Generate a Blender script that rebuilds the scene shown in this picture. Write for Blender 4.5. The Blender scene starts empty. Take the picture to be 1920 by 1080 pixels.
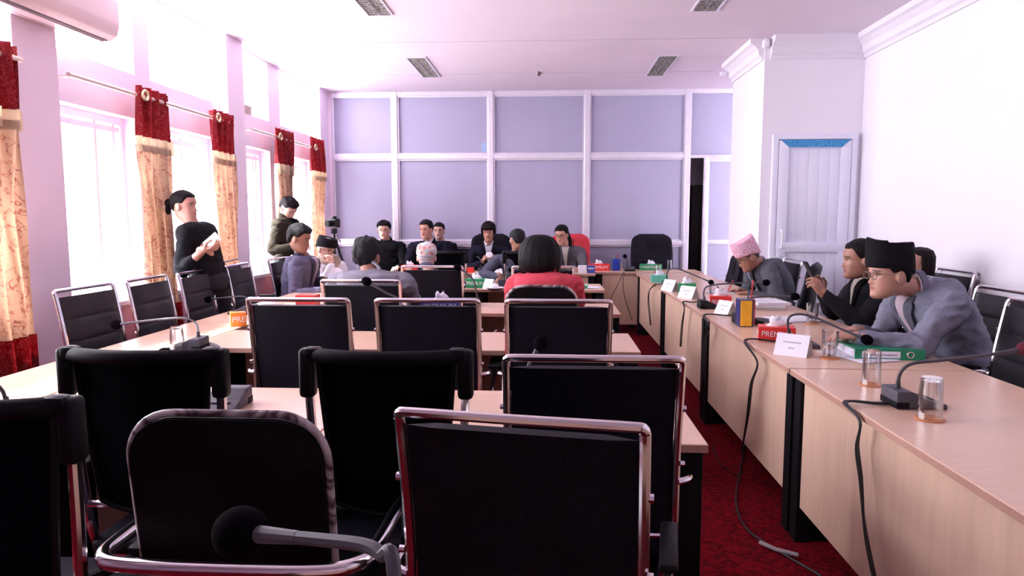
import bpy, bmesh, math, random
from mathutils import Vector, Matrix, noise
random.seed(7)
C = bpy.context.scene.collection
PI = math.pi
R = math.radians
# ------------------------------------------------------------------ camera
F = 1300.0; EYE = 1.4
PIT = math.atan(130/F); YAW = math.atan(70*math.cos(PIT)/F)
fw = Vector((-math.sin(YAW)*math.cos(PIT), math.cos(YAW)*math.cos(PIT), -math.sin(PIT)))
rt = Vector((math.cos(YAW), math.sin(YAW), 0)); up = rt.cross(fw)
cd = bpy.data.cameras.new('camera'); cam = bpy.data.objects.new('camera', cd); C.objects.link(cam)
cd.sensor_width = 36; cd.lens = F/1920*36; cd.clip_start = .05
M3 = Matrix((rt, up, -fw)).transposed()
cam.matrix_world = Matrix.Translation((0, 0, EYE)) @ M3.to_4x4()
bpy.context.scene.camera = cam
def ray(x, y): return fw + rt*((x-960)/F) + up*((540-y)/F)
def atz(x, y, z=.75):
    r = ray(x, y); t = (z-EYE)/r.z; return Vector((r.x*t, r.y*t, z))
def aty(x, y, Y):
    r = ray(x, y); t = Y/r.y; return Vector((r.x*t, Y, EYE+r.z*t))
# ------------------------------------------------------------------ materials
def new_mat(name):
    m = bpy.data.materials.new(name); m.use_nodes = True
    return m, m.node_tree, m.node_tree.nodes['Principled BSDF']
def mat(name, col, rough=.5, metal=0, var=.06, scale=30, bump=0, bscale=None, spec=.5, sheen=0, trans=0, ior=1.45, stretch=(1,1,1), coat=0):
    m, nt, b = new_mat(name)
    b.inputs['Roughness'].default_value = rough; b.inputs['Metallic'].default_value = metal
    b.inputs['Specular IOR Level'].default_value = spec
    if trans: b.inputs['Transmission Weight'].default_value = trans; b.inputs['IOR'].default_value = ior
    if coat: b.inputs['Coat Weight'].default_value = coat; b.inputs['Coat Roughness'].default_value = .15
    if sheen: b.inputs['Sheen Weight'].default_value = sheen
    tc = nt.nodes.new('ShaderNodeTexCoord'); mp = nt.nodes.new('ShaderNodeMapping'); mp.inputs['Scale'].default_value = stretch
    nt.links.new(tc.outputs['Object'], mp.inputs[0])
    nz = nt.nodes.new('ShaderNodeTexNoise'); nz.inputs['Scale'].default_value = scale; nz.inputs['Detail'].default_value = 4
    nt.links.new(mp.outputs[0], nz.inputs['Vector'])
    rp = nt.nodes.new('ShaderNodeValToRGB')
    rp.color_ramp.elements[0].position = .3; rp.color_ramp.elements[1].position = .7
    rp.color_ramp.elements[0].color = [c*(1-var) for c in col[:3]]+[1]
    rp.color_ramp.elements[1].color = [min(1, c*(1+var)) for c in col[:3]]+[1]
    nt.links.new(nz.outputs['Fac'], rp.inputs[0]); nt.links.new(rp.outputs[0], b.inputs['Base Color'])
    if bump:
        n2 = nt.nodes.new('ShaderNodeTexNoise'); n2.inputs['Scale'].default_value = bscale or scale; n2.inputs['Detail'].default_value = 3
        nt.links.new(mp.outputs[0], n2.inputs['Vector'])
        bp = nt.nodes.new('ShaderNodeBump'); bp.inputs['Strength'].default_value = bump; bp.inputs['Distance'].default_value = .01
        nt.links.new(n2.outputs['Fac'], bp.inputs['Height']); nt.links.new(bp.outputs[0], b.inputs['Normal'])
    return m
def pattern_mat(name, base, fig, scale, rough=.8, lo=.47, hi=.53, third=None):
    """cloth with a scrolling woven figure"""
    m, nt, b = new_mat(name); b.inputs['Roughness'].default_value = rough; b.inputs['Specular IOR Level'].default_value = .25
    tc = nt.nodes.new('ShaderNodeTexCoord'); nz = nt.nodes.new('ShaderNodeTexNoise')
    nz.inputs['Scale'].default_value = scale; nz.inputs['Detail'].default_value = 2; nz.inputs['Distortion'].default_value = 1.5
    nt.links.new(tc.outputs['Object'], nz.inputs['Vector'])
    rp = nt.nodes.new('ShaderNodeValToRGB'); e = rp.color_ramp.elements
    e[0].position = lo; e[0].color = (*base, 1); e[1].position = hi; e[1].color = (*base, 1)
    x = e.new((lo+hi)/2); x.color = (*fig, 1)
    if third:
        y = e.new(min(.99, hi+.05)); y.color = (*base, 1); y = e.new(min(1, hi+.08)); y.color = (*third, 1)
    nt.links.new(nz.outputs['Fac'], rp.inputs[0]); nt.links.new(rp.outputs[0], b.inputs['Base Color'])
    return m
def patch_mat(name, cols, scale, rough=.8):
    m, nt, b = new_mat(name); b.inputs['Roughness'].default_value = rough
    tc = nt.nodes.new('ShaderNodeTexCoord'); vo = nt.nodes.new('ShaderNodeTexVoronoi'); vo.inputs['Scale'].default_value = scale
    nt.links.new(tc.outputs['Object'], vo.inputs['Vector'])
    rp = nt.nodes.new('ShaderNodeValToRGB'); rp.color_ramp.interpolation = 'CONSTANT'; e = rp.color_ramp.elements
    sep = nt.nodes.new('ShaderNodeSeparateColor'); nt.links.new(vo.outputs['Color'], sep.inputs[0]); nt.links.new(sep.outputs[0], rp.inputs[0])
    e[0].color = (*cols[0], 1); e[1].position = 1/len(cols); e[1].color = (*cols[1], 1)
    for i, c in enumerate(cols[2:]):
        x = e.new((i+2)/len(cols)); x.color = (*c, 1)
    nt.links.new(rp.outputs[0], b.inputs['Base Color']); return m
def carpet_mat():
    m, nt, b = new_mat('red_carpet'); b.inputs['Roughness'].default_value = .95; b.inputs['Specular IOR Level'].default_value = .1
    tc = nt.nodes.new('ShaderNodeTexCoord')
    n1 = nt.nodes.new('ShaderNodeTexNoise'); n1.inputs['Scale'].default_value = 15; n1.inputs['Detail'].default_value = 3; n1.inputs['Distortion'].default_value = 2.5
    vo = nt.nodes.new('ShaderNodeTexVoronoi'); vo.inputs['Scale'].default_value = 30; vo.feature = 'DISTANCE_TO_EDGE'
    nt.links.new(tc.outputs['Object'], n1.inputs['Vector']); nt.links.new(tc.outputs['Object'], vo.inputs['Vector'])
    rp = nt.nodes.new('ShaderNodeValToRGB'); e = rp.color_ramp.elements
    e[0].position = .42; e[0].color = (.12, .001, .006, 1); e[1].position = .58; e[1].color = (.26, .003, .013, 1)
    nt.links.new(n1.outputs['Fac'], rp.inputs[0])
    mx = nt.nodes.new('ShaderNodeMix'); mx.data_type = 'RGBA'; mx.blend_type = 'MULTIPLY'; mx.inputs[0].default_value = .35
    nt.links.new(rp.outputs[0], mx.inputs[6]); nt.links.new(vo.outputs['Distance'], mx.inputs[7]); nt.links.new(mx.outputs[2], b.inputs['Base Color'])
    bp = nt.nodes.new('ShaderNodeBump'); bp.inputs['Strength'].default_value = .6; bp.inputs['Distance'].default_value = .01
    nt.links.new(n1.outputs['Fac'], bp.inputs['Height']); nt.links.new(bp.outputs[0], b.inputs['Normal'])
    return m
def glass_pane_mat():
    m = bpy.data.materials.new('window_glass'); m.use_nodes = True; nt = m.node_tree; nt.nodes.clear()
    o = nt.nodes.new('ShaderNodeOutputMaterial'); mx = nt.nodes.new('ShaderNodeMixShader'); t = nt.nodes.new('ShaderNodeBsdfTransparent')
    g = nt.nodes.new('ShaderNodeBsdfGlossy'); g.inputs['Roughness'].default_value = .02; mx.inputs[0].default_value = .06
    t.inputs[0].default_value = (.96, .98, .98, 1)
    nt.links.new(t.outputs[0], mx.inputs[1]); nt.links.new(g.outputs[0], mx.inputs[2]); nt.links.new(mx.outputs[0], o.inputs[0]); return m
def tumbler_mat():
    m = bpy.data.materials.new('clear_glass'); m.use_nodes = True; nt = m.node_tree; nt.nodes.clear()
    o = nt.nodes.new('ShaderNodeOutputMaterial'); mx = nt.nodes.new('ShaderNodeMixShader'); t = nt.nodes.new('ShaderNodeBsdfTransparent')
    g = nt.nodes.new('ShaderNodeBsdfGlossy'); g.inputs['Roughness'].default_value = .03
    lw = nt.nodes.new('ShaderNodeLayerWeight'); lw.inputs[0].default_value = .45
    t.inputs[0].default_value = (.975, .98, .985, 1)
    nt.links.new(lw.outputs['Facing'], mx.inputs[0])
    nt.links.new(t.outputs[0], mx.inputs[1]); nt.links.new(g.outputs[0], mx.inputs[2]); nt.links.new(mx.outputs[0], o.inputs[0]); return m
WH = (.82, .74, .83)
M = dict(
 wall=mat('lilac_white_plaster', (.87, .73, .86), .75, var=.015, scale=4, bump=.05, bscale=60),
 wallr=mat('white_plaster', (.90, .86, .93), .7, var=.01, scale=4, bump=.04, bscale=60),
 dado=mat('pink_plaster', (.62, .36, .46), .8, var=.03, scale=5),
 ceil=mat('ceiling_paint', (.80, .69, .79), .85, var=.02, scale=2),
 seam=mat('ceiling_seam', (.55, .48, .56), .9),
 corn=mat('cornice_plaster', (.84, .79, .87), .7, var=.01),
 carpet=carpet_mat(),
 alu=mat('brushed_aluminium', (.80, .77, .86), .35, .35, var=.03, scale=20),
 panel=mat('grey_lilac_board', (.40, .385, .535), .6, var=.02, scale=3),
 frame=mat('window_frame_paint', (.78, .72, .80), .4),
 door=mat('door_plastic', (.84, .84, .97), .35, var=.01),
 blue=pattern_mat('blue_film', (.03, .25, .55), (.12, .4, .7), 30, .4, .4, .6),
 glasspane=glass_pane_mat(), glass=tumbler_mat(),
 rod=mat('rod_metal', (.80, .68, .62), .35, .6),
 brass=mat('grommet_metal', (.75, .65, .42), .3, .9),
 red=pattern_mat('red_damask', (.26, .010, .018), (.44, .10, .11), 30, .7, .45, .55),
 cream=pattern_mat('cream_jacquard', (.52, .385, .30), (.33, .14, .12), 13, .8, .54, .62),
 cream2=mat('cream_satin', (.66, .54, .42), .6),
 wood=mat('birch_laminate', (.72, .475, .345), .32, var=.07, scale=14, stretch=(1.2, 8, 1.2), spec=.5),
 woodx=mat('birch_laminate_crosswise', (.72, .475, .345), .3, var=.06, scale=14, stretch=(1.2, 8, 1.2)),
 woodp=mat('birch_panel_upright_grain', (.70, .48, .355), .45, var=.06, scale=5, stretch=(6, 6, .6)),
 edge=mat('birch_edge_band', (.50, .28, .22), .45, var=.06, scale=12, stretch=(6, 1, 1)),
 black=mat('black_powder_coat', (.005, .0045, .007), .6, var=.2, spec=.15),
 leather=mat('black_leather', (.0048, .0040, .0105), .5, var=.15, scale=8, bump=.25, bscale=220, spec=.16),
 leather2=mat('worn_black_leather', (.0035, .0026, .004), .45, var=.5, scale=7, bump=.6, bscale=14, spec=.10),
 ribbed=mat('black_ribbed_leather', (.020, .0175, .024), .5, var=.15, scale=8, bump=.3, bscale=200, spec=.25),
 mesh=mat('black_mesh_fabric', (.0025, .0025, .0075), .8, var=.15, scale=400, bump=.3, bscale=500, spec=.08),
 plastic=mat('black_plastic', (.005, .0045, .007), .45, var=.1, spec=.15),
 chrome=mat('chrome', (.78, .74, .78), .14, 1, var=.02),
 oldchrome=pattern_mat('worn_chrome', (.50, .45, .47), (.05, .02, .025), 6, .3, .44, .62),
 greyp=mat('grey_microphone_plastic', (.085, .08, .10), .5, var=.05, spec=.3),
 darkp=mat('dark_microphone_plastic', (.014, .014, .02), .5, spec=.25),
 foam=mat('black_foam', (.005, .003, .006), 1, var=.3, scale=300, bump=.5, bscale=500, spec=.03),
 redfoam=mat('dark_red_foam', (.10, .008, .02), .95, var=.3, scale=300),
 cable=mat('black_cable', (.012, .012, .015), .5),
 greycable=mat('grey_cable', (.32, .28, .29), .5),
 paper=mat('white_paper', (.84, .82, .90), .7, var=.01),
 ink=mat('print_ink', (.35, .33, .42), .7),
 tred=mat('red_card', (.80, .045, .035), .4, var=.04),
 torange=mat('orange_card', (.90, .25, .04), .4), tgreen=mat('green_card', (.02, .30, .11), .4, var=.04),
 tmint=mat('mint_card', (.12, .55, .40), .4), tblue=mat('blue_card', (.06, .09, .38), .4),
 white=mat('white_plastic', (.85, .83, .88), .4), tissue=mat('tissue_paper', (.88, .86, .92), .9),
 yellow=mat('yellow_plastic', (.95, .50, .03), .45), navy=mat('navy_plastic', (.02, .025, .13), .4),
 bluep=mat('blue_plastic', (.015, .04, .38), .35), redp=mat('red_plastic', (.55, .03, .04), .35),
 coaster=mat('orange_cork_coaster', (.72, .26, .10), .6, var=.15, scale=60),
 greenb=mat('green_binder_cloth', (.01, .24, .12), .45), bin=mat('green_bin_plastic', (.01, .16, .05), .5),
 water=mat('water', (.75, .80, .88), .05, trans=1, ior=1.33),
 dark=mat('dark_brown_wood', (.012, .006, .006), .5), brown=mat('brown_card', (.40, .30, .28), .8),
 lamp=mat('unlit_louvre', (.42, .40, .38), .35, .5, var=.6, scale=45),
 acw=mat('air_conditioner_plastic', (.86, .68, .70), .35, var=.01), acd=mat('air_conditioner_slot', (.18, .13, .15), .5),
)
# ------------------------------------------------------------------ mesh helpers
def nb(): return bmesh.new()
def setmi(bm, f0, mi):
    bm.faces.ensure_lookup_table()
    for f in bm.faces[f0:]: f.material_index = mi
def box(bm, c, s, mi=0, bev=0, rot=None, seg=2):
    t = nb(); bmesh.ops.create_cube(t, size=1)
    bmesh.ops.scale(t, vec=s, verts=t.verts)
    if bev: bmesh.ops.bevel(t, geom=list(t.edges), offset=bev, segments=seg, profile=.5, affect='EDGES')
    if rot: bmesh.ops.rotate(t, cent=(0,0,0), matrix=rot, verts=t.verts)
    bmesh.ops.translate(t, vec=c, verts=t.verts)
    merge(bm, t, mi); return bm
def merge(bm, t, mi=None):
    me = bpy.data.meshes.new('tmp'); t.to_mesh(me); t.free()
    n = len(bm.faces); bm.from_mesh(me); bpy.data.meshes.remove(me)
    if mi is not None: setmi(bm, n, mi)
CNT = [0]
def b3(bm, x0, x1, y0, y1, z0, z1, mi=0, bev=0):
    CNT[0] += 1; e = .0002*(CNT[0] % 5); x0, x1 = min(x0, x1)-e, max(x0, x1)+e; y0, y1 = y0-e, y1+e; z0, z1 = z0-e, z1+e
    return box(bm, ((x0+x1)/2, (y0+y1)/2, (z0+z1)/2), (abs(x1-x0), abs(y1-y0), abs(z1-z0)), mi, bev)
def smooth_path(pts, n=6, closed=False):
    P = [Vector(p) for p in pts]; out = []
    N = len(P)
    rng = range(N if closed else N-1)
    for i in rng:
        if closed: a, b, c, d = P[i-1], P[i], P[(i+1) % N], P[(i+2) % N]
        else: a, b, c, d = P[max(0, i-1)], P[i], P[i+1], P[min(N-1, i+2)]
        for k in range(n):
            t = k/n
            out.append(.5*((2*b)+(c-a)*t+(2*a-5*b+4*c-d)*t*t+(3*b-a-3*c+d)*t**3))
    if not closed: out.append(P[-1])
    return out
def rings(bm, RR, mi=0, cap=True, closed=False):
    """RR: list of rings (lists of points) of equal length"""
    vs = [[bm.verts.new(p) for p in r] for r in RR]; n = len(vs[0]); N = len(vs)
    for i in range(N if closed else N-1):
        a, b = vs[i], vs[(i+1) % N]
        for k in range(n):
            f = bm.faces.new((a[k], a[(k+1) % n], b[(k+1) % n], b[k])); f.material_index = mi
    if cap and not closed:
        f = bm.faces.new(list(reversed(vs[0]))); f.material_index = mi
        f = bm.faces.new(vs[-1]); f.material_index = mi
    return vs
def tube(bm, pts, r, n=10, mi=0, closed=False, cap=True, flat=1.0):
    P = [Vector(p) for p in pts]; N = len(P); RR = []
    rr = r if isinstance(r, (list, tuple)) else [r]*N
    if len(rr) != N: rr = [rr[0]+(rr[-1]-rr[0])*i/(N-1) for i in range(N)]
    prev = None
    for i in range(N):
        if closed: d = P[(i+1) % N]-P[i-1]
        else: d = P[min(N-1, i+1)]-P[max(0, i-1)]
        if d.length < 1e-9: d = Vector((0, 0, 1))
        d.normalize()
        if prev is None:
            a = Vector((0, 0, 1)) if abs(d.z) < .9 else Vector((0, 1, 0)); u = d.cross(a).normalized()
        else: u = (prev-d*prev.dot(d)).normalized()
        prev = u; v = d.cross(u)
        RR.append([P[i]+(u*math.cos(2*PI*k/n)+v*math.sin(2*PI*k/n)*flat)*rr[i] for k in range(n)])
    rings(bm, RR, mi, cap, closed); return bm
def lathe(bm, prof, c=(0,0,0), n=24, mi=0, sx=1, sy=1):
    """prof: (r,z) list; closes at r=0 ends"""
    c = Vector(c); vs = []
    for r, z in prof:
        if r < 1e-6: vs.append([bm.verts.new(c+Vector((0, 0, z)))])
        else: vs.append([bm.verts.new(c+Vector((r*sx*math.cos(2*PI*k/n), r*sy*math.sin(2*PI*k/n), z))) for k in range(n)])
    for a, b in zip(vs, vs[1:]):
        for k in range(n):
            k2 = (k+1) % n
            if len(a) == 1 and len(b) == 1: continue
            if len(a) == 1: f = bm.faces.new((a[0], b[k2], b[k]))
            elif len(b) == 1: f = bm.faces.new((a[k], a[k2], b[0]))
            else: f = bm.faces.new((a[k], a[k2], b[k2], b[k]))
            f.material_index = mi
    return bm
def prism(bm, poly, axis, a0, a1, mi=0, bev=0):
    """poly in the 2 axes other than `axis`, extruded from a0 to a1"""
    t = nb()
    def mk(p, a):
        q = list(p); q.insert(axis, a); return q
    lo = [t.verts.new(mk(p, a0)) for p in poly]; hi = [t.verts.new(mk(p, a1)) for p in poly]; n = len(poly)
    t.faces.new(lo); t.faces.new(list(reversed(hi)))
    for k in range(n): t.faces.new((lo[k], hi[k], hi[(k+1) % n], lo[(k+1) % n]))
    bmesh.ops.recalc_face_normals(t, faces=t.faces)
    if bev: bmesh.ops.bevel(t, geom=list(t.edges), offset=bev, segments=2, profile=.5, affect='EDGES')
    merge(bm, t, mi); return bm
def obj(name, bm, mats, parent=None, smooth=True, angle=35, recalc=True):
    if recalc: bmesh.ops.recalc_face_normals(bm, faces=bm.faces)
    me = bpy.data.meshes.new(name); bm.to_mesh(me); bm.free()
    for m in (mats if isinstance(mats, (list, tuple)) else [mats]): me.materials.append(m)
    if smooth:
        me.polygons.foreach_set('use_smooth', [True]*len(me.polygons))
        try: me.set_sharp_from_angle(angle=R(angle))
        except Exception: pass
    o = bpy.data.objects.new(name, me); C.objects.link(o)
    if parent: o.parent = parent
    return o
def tag(o, label, cat, group=None, kind=None):
    o['label'] = label; o['category'] = cat
    if group: o['group'] = group
    if kind: o['kind'] = kind
    return o
def thing(name, label, cat, loc=(0,0,0), rz=0, group=None):
    o = bpy.data.objects.new(name, None); C.objects.link(o); o.empty_display_size = .05
    o.location = loc; o.rotation_euler = (0, 0, rz); tag(o, label, cat, group); return o
def struct(name, bm, m, parent=None, smooth=False):
    o = obj(name, bm, m, parent, smooth=smooth)
    if parent is None: o['kind'] = 'structure'
    return o
def sempty(name, loc=(0,0,0)):
    o = bpy.data.objects.new(name, None); C.objects.link(o); o.location = loc; o['kind'] = 'structure'; return o
kids = {}
def copy_tree(o, parent=None):
    c = o.copy(); C.objects.link(c); c.parent = parent
    for ch in [x for x in ALLO(o)]: copy_tree(ch, c)
    return c
def ALLO(o): return list(o.children)
def text_bm(s, size, ext=.0006):
    cu = bpy.data.curves.new('t', 'FONT'); cu.body = s; cu.size = size; cu.extrude = ext; cu.align_x = 'CENTER'; cu.align_y = 'CENTER'; cu.resolution_u = 3
    o = bpy.data.objects.new('t', cu); C.objects.link(o)
    me = bpy.data.meshes.new_from_object(o); bpy.data.objects.remove(o)
    bm = nb(); bm.from_mesh(me); bpy.data.meshes.remove(me); return bm
def place_text(bm, s, size, mtx, mi=0, sx=1.0, width=None):
    t = text_bm(s, size)
    if width: xs = [v.co.x for v in t.verts]; sx = width/(max(xs)-min(xs))
    bmesh.ops.scale(t, vec=(sx, 1, 1), verts=t.verts); bmesh.ops.transform(t, matrix=mtx, verts=t.verts); merge(bm, t, mi)
FRONT = Matrix.Rotation(R(90), 4, 'X')            # reads from -Y
LEFT = Matrix.Rotation(R(-90), 4, 'Z') @ Matrix.Rotation(R(90), 4, 'X')   # reads from -X
# ------------------------------------------------------------------ the room
H = 3.1; Y0 = -2.6; YP = 9.45; XL = -3.08; XO = -3.34; XR = 2.96; YB = 6.87; XB = 2.03
bm = nb(); b3(bm, XO, 3.6, Y0-.1, 12.2, -.1, 0); struct('floor', bm, M['carpet'])
bm = nb(); b3(bm, XO, 3.6, Y0-.1, 12.2, H, H+.12); ce = struct('ceiling', bm, M['ceil'])
bm = nb()
for y, x0, x1 in ((8.35, -2.9, 1.9), (6.85, -1.9, 1.85), (8.42, -2.9, -1.6)): b3(bm, x0, x1, y, y+.006, H-.0015, H)
struct('ceiling_seam', bm, M['seam'], ce)
# left wall: pillars, dado, beams, mullions
bm = nb(); b3(bm, XO, XL, Y0, YP, 0, .78); struct('wall_left', bm, M['dado'])
bays = []
py = [1.18, 3.82, 6.44, 9.06]
bm = nb(); b3(bm, XO, XL, Y0, 1.18, .78, H); struct('wall_left_rear_infill', bm, M['wall'])  # unseen bay walled up to cut window light from behind the camera
n = 1
for y in py:
    bm = nb(); b3(bm, XO, -2.99, y, y+(.35 if y < 9 else .39), 0, H); struct('trim_%d' % n, bm, M['wall']); n += 1
bm = nb(); b3(bm, XO, XL, Y0, YP, 2.14, 2.46); b3(bm, XO+.12, XL, Y0, YP, H-.02, H)
b3(bm, XO+.04, XL+.03, Y0, YP, .78, .81)
struct('wall_left_beam', bm, M['wall'])['kind'] = 'structure'
starts = [y+.35 for y in py[:-1]]; ends = py[1:]
wn = 1
for a, b in zip(starts, ends):
    mid = a+(b-a)*.45
    if a > 4 and a < 5: m0, m1 = 5.12, 5.32
    elif a > 6: m0, m1 = 7.6, 7.93
    else: m0, m1 = mid, mid+.2
    bm = nb(); b3(bm, XO, XL, m0, m1, 2.46, H-.02); b3(bm, XO, XL, m0, m1, .81, 2.14); struct('trim_%d' % n, bm, M['wall']); n += 1
    for (c, d, z0, z1, low) in ((a, m0, 2.46, 3.08, 0), (m1, b, 2.46, 3.08, 0), (a, m0, .81, 2.14, 1), (m1, b, .81, 2.14, 1)):
        w = sempty('window_%d' % wn, (XO+.12, c, z0)); wn += 1
        f = nb(); t = .028 if not low else .04; W = d-c; Hh = z1-z0
        for (p, q, r_, s) in ((0, t, 0, Hh), (W-t, W, 0, Hh), (0, W, 0, t), (0, W, Hh-t*1.3, Hh)): b3(f, -.03, .03, p, q, r_, s)
        if low:
            for q in (.08, .16, .62, W-.12):
                if q < W-.05: b3(f, -.035 if q != .16 else -.02, .02, q, q+.028, t, Hh-t)
            b3(f, -.03, .02, t, W-t, Hh-.11, Hh-.07)
        else: b3(f, -.02, .02, W-.12, W-.105, t, Hh-t)
        obj('window_frame', f, M['frame'], w, smooth=False)
        g = nb(); b3(g, -.004, .004, t, W-t, t, Hh-t); obj('pane', g, M['glasspane'], w, smooth=False)
# partition at the back
bm = nb(); b3(bm, -3.05, 1.86, YP+.02, YP+.05, 0, H); b3(bm, 1.86, 3.6, YP+.02, YP+.05, 2.24, H); b3(bm, 2.9, 3.6, YP+.02, YP+.05, 0, 2.24)
struct('wall_back', bm, M['panel'])
bm = nb()
for x in (-3.02, -2.13, -.83, .46, 1.79): b3(bm, x, x+.075, YP-.03, YP+.03, 0, H, bev=.008)
for z in (1.04, 2.2): b3(bm, -3.0, 1.86, YP-.022, YP+.03, z, z+.065, bev=.008)
b3(bm, -3.0, 3.4, YP-.022, YP+.03, H-.06, H, bev=.008); b3(bm, 1.8, 3.4, YP-.02, YP+.03, 2.2, 2.24, bev=.004)
b3(bm, -3.0, 1.86, YP-.022, YP+.03, 0, .1, bev=.004)
for x0, x1 in ((-2.945, -2.13), (-2.055, -.83), (-.755, .46), (.535, 1.79)):
    for z0, z1 in ((1.105, 2.2), (2.265, 3.04), (.1, 1.04)):
        for (p, q, r_, s) in ((x0, x0+.018, z0, z1), (x1-.018, x1, z0, z1), (x0, x1, z0, z0+.018), (x0, x1, z1-.018, z1)): b3(bm, p, q, YP-.004, YP+.024, r_, s)
struct('trim_%d' % n, bm, M['alu']); n += 1
bm = nb(); b3(bm, -3.1, -2.95, YP-.05, YP+.1, 0, H); struct('trim_%d' % n, bm, M['wall']); n += 1
# half open leaf
dl = sempty('door_1', (2.03, YP, 0)); bm = nb()
for (p, q, r_, s) in ((0, .07, 0, 2.2), (.80, .86, 0, 2.2), (0, .86, 2.14, 2.2), (0, .86, 1.06, 1.12), (0, .86, 0, .12)): b3(bm, p, q, -.10, -.05, r_, s, bev=.005)
obj('door_frame', bm, M['alu'], dl); bm = nb(); b3(bm, .05, .82, -.085, -.065, .1, 2.15); obj('door_panel', bm, M['panel'], dl, smooth=False)
bm = nb(); b3(bm, .01, .03, -.125, -.1, 1.0, 1.06); b3(bm, .01, .03, -.125, -.1, 1.28, 1.34); b3(bm, .01, .03, -.125, -.1, 1.92, 1.96); obj('hinge', bm, M['alu'], dl)
bm = nb(); b3(bm, 1.2, 3.6, 12.0, 12.1, 0, H); b3(bm, 1.2, 1.3, YP+.1, 12.1, 0, H); b3(bm, 3.5, 3.6, YP, 12.1, 0, H); struct('wall_store', bm, M['wall'])
# box-out with the side door
bm = nb(); b3(bm, XB, 3.1, YB, 8.0, 0, H); struct('wall_boxout', bm, M['wallr'])
bm = nb(); b3(bm, XR, 3.1, Y0, YB, 0, H); b3(bm, XR-.012, XR, 1.0, 4.5, 0, H-.16); struct('wall_right', bm, M['wallr'])
bm = nb(); b3(bm, 3.4, 3.6, 7.9, YP+.1, 0, H); struct('wall_side', bm, M['wallr'])
bm = nb(); b3(bm, XO, 3.1, Y0-.1, Y0, 0, H); struct('wall_rear', bm, M['wall'])
# cornice
prof = [(0, 0), (0, -.20), (.02, -.20), (.025, -.17), (.05, -.15), (.06, -.10), (.10, -.06), (.13, -.045), (.135, 0)]
bm = nb(); prism(bm, [(XR-a, H+z) for a, z in prof], 1, Y0, YB); struct('trim_%d' % n, bm, M['corn']); n += 1
bm = nb(); prism(bm, [(YB-a, H+z) for a, z in prof], 0, XB+.05, XR); struct('trim_%d' % n, bm, M['corn']); n += 1
bm = nb(); prism(bm, [(XB-a, H+z) for a, z in prof], 1, YB+.02, 8.0); struct('trim_%d' % n, bm, M['corn']); n += 1
bm = nb(); b3(bm, XB-.03, XB+.03, YB-.06, YB+.02, 3.0, 3.08, bev=.02); b3(bm, XB-.15, XB-.09, 7.96, 8.02, 2.97, 3.02, bev=.015); struct('trim_%d' % n, bm, M['corn']); n += 1
# side door
dr = sempty('door_2', (2.125, YB, 0)); bm = nb()
for (p, q, r_, s) in ((0, .055, 0, 2.2), (.735, .79, 0, 2.2), (0, .79, 2.15, 2.2)): b3(bm, p, q, -.04, .0, r_, s, bev=.006)
obj('door_frame', bm, M['door'], dr); bm = nb()
for (p, q, r_, s) in ((.06, .15, .02, 2.14), (.64, .73, .02, 2.14), (.06, .73, 2.07, 2.14), (.06, .73, 1.08, 1.17), (.06, .73, .02, .14)): b3(bm, p, q, -.046, -.005, r_, s, bev=.006)
for i in range(5):
    for z0, z1 in ((.14, 1.08), (1.17, 2.07)): b3(bm, .15+i*.098, .247+i*.098, -.018, -.005, z0, z1, bev=.003)
obj('door_leaf', bm, M['door'], dr)
bm = nb(); prism(bm, [(.07, 2.145), (.72, 2.145), (.64, 2.075), (.15, 2.075)], 1, -.0495, -.0475); fl = obj('blue_film', bm, M['blue'], dr, smooth=False); fl['label'] = 'blue protective film left on the door top'
bm = nb(); tube(bm, smooth_path([(.1, -.045, 1.12), (.1, -.085, 1.13), (.1, -.09, 1.2), (.1, -.085, 1.28), (.1, -.045, 1.29)]), .009, 8)
b3(bm, .08, .12, -.045, -.03, 1.1, 1.13, bev=.004); b3(bm, .08, .12, -.045, -.03, 1.28, 1.31, bev=.004); b3(bm, .0, .09, -.06, -.035, 1.02, 1.035, bev=.004)
h_ = obj('door_handle', bm, M['white'], dr)
# dark cabinet beyond the opening
t = thing('dark_cabinet', 'tall dark wooden cabinet seen through the gap in the partition', 'cabinet', (2.0, 9.95, 0))
bm = nb(); b3(bm, 0, .5, 0, .4, 0, 1.87, bev=.006); obj('body', bm, M['dark'], t)
bm = nb(); b3(bm, .04, .23, -.02, -.001, .1, 1.8, bev=.008); b3(bm, .09, .18, -.025, -.018, .2, 1.7, bev=.004); obj('door', bm, M['dark'], t)
# ceiling lamps
tl = thing('ceiling_light', '', 'ceiling light', (0, 0, H))
bm = nb()
for (x0, x1, y0, y1) in ((-.11, -.095, -.52, .52), (.095, .11, -.52, .52), (-.11, .11, -.52, -.505), (-.11, .11, .505, .52)): b3(bm, x0, x1, y0, y1, -.012, -.0005)
obj('frame', bm, M['alu'], tl, smooth=False)
bm = nb(); b3(bm, -.095, .095, -.505, .505, -.003, -.001)
for k in range(19): b3(bm, -.09, .09, -.495+k*.055, -.49+k*.055, -.010, -.003)
b3(bm, -.003, .003, -.5, .5, -.010, -.003); obj('louvre', bm, M['lamp'], tl, smooth=False)
for i, (x, y, l) in enumerate(((-1.42, 7.97, 'unlit louvred ceiling light, far one on the window side'), (1.24, 8.03, 'unlit louvred ceiling light, far one near the partition on the door side'),
      (-1.42, 5.42, 'unlit louvred ceiling light cut by the top edge on the window side'), (1.26, 5.44, 'unlit louvred ceiling light cut by the top edge on the door side'))):
    o = tl if i == 0 else copy_tree(tl); o.location = (x, y, H); tag(o, l, 'ceiling light', 'ceiling lights')
bm = nb(); lathe(bm, [(.0, -.05), (.012, -.04), (.035, -.012), (.04, 0)], n=16)
tag(obj('smoke_detector', bm, M['oldchrome']), 'small detector hanging from the middle of the ceiling', 'detector').location = (-.13, 8.3, H)
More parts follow.
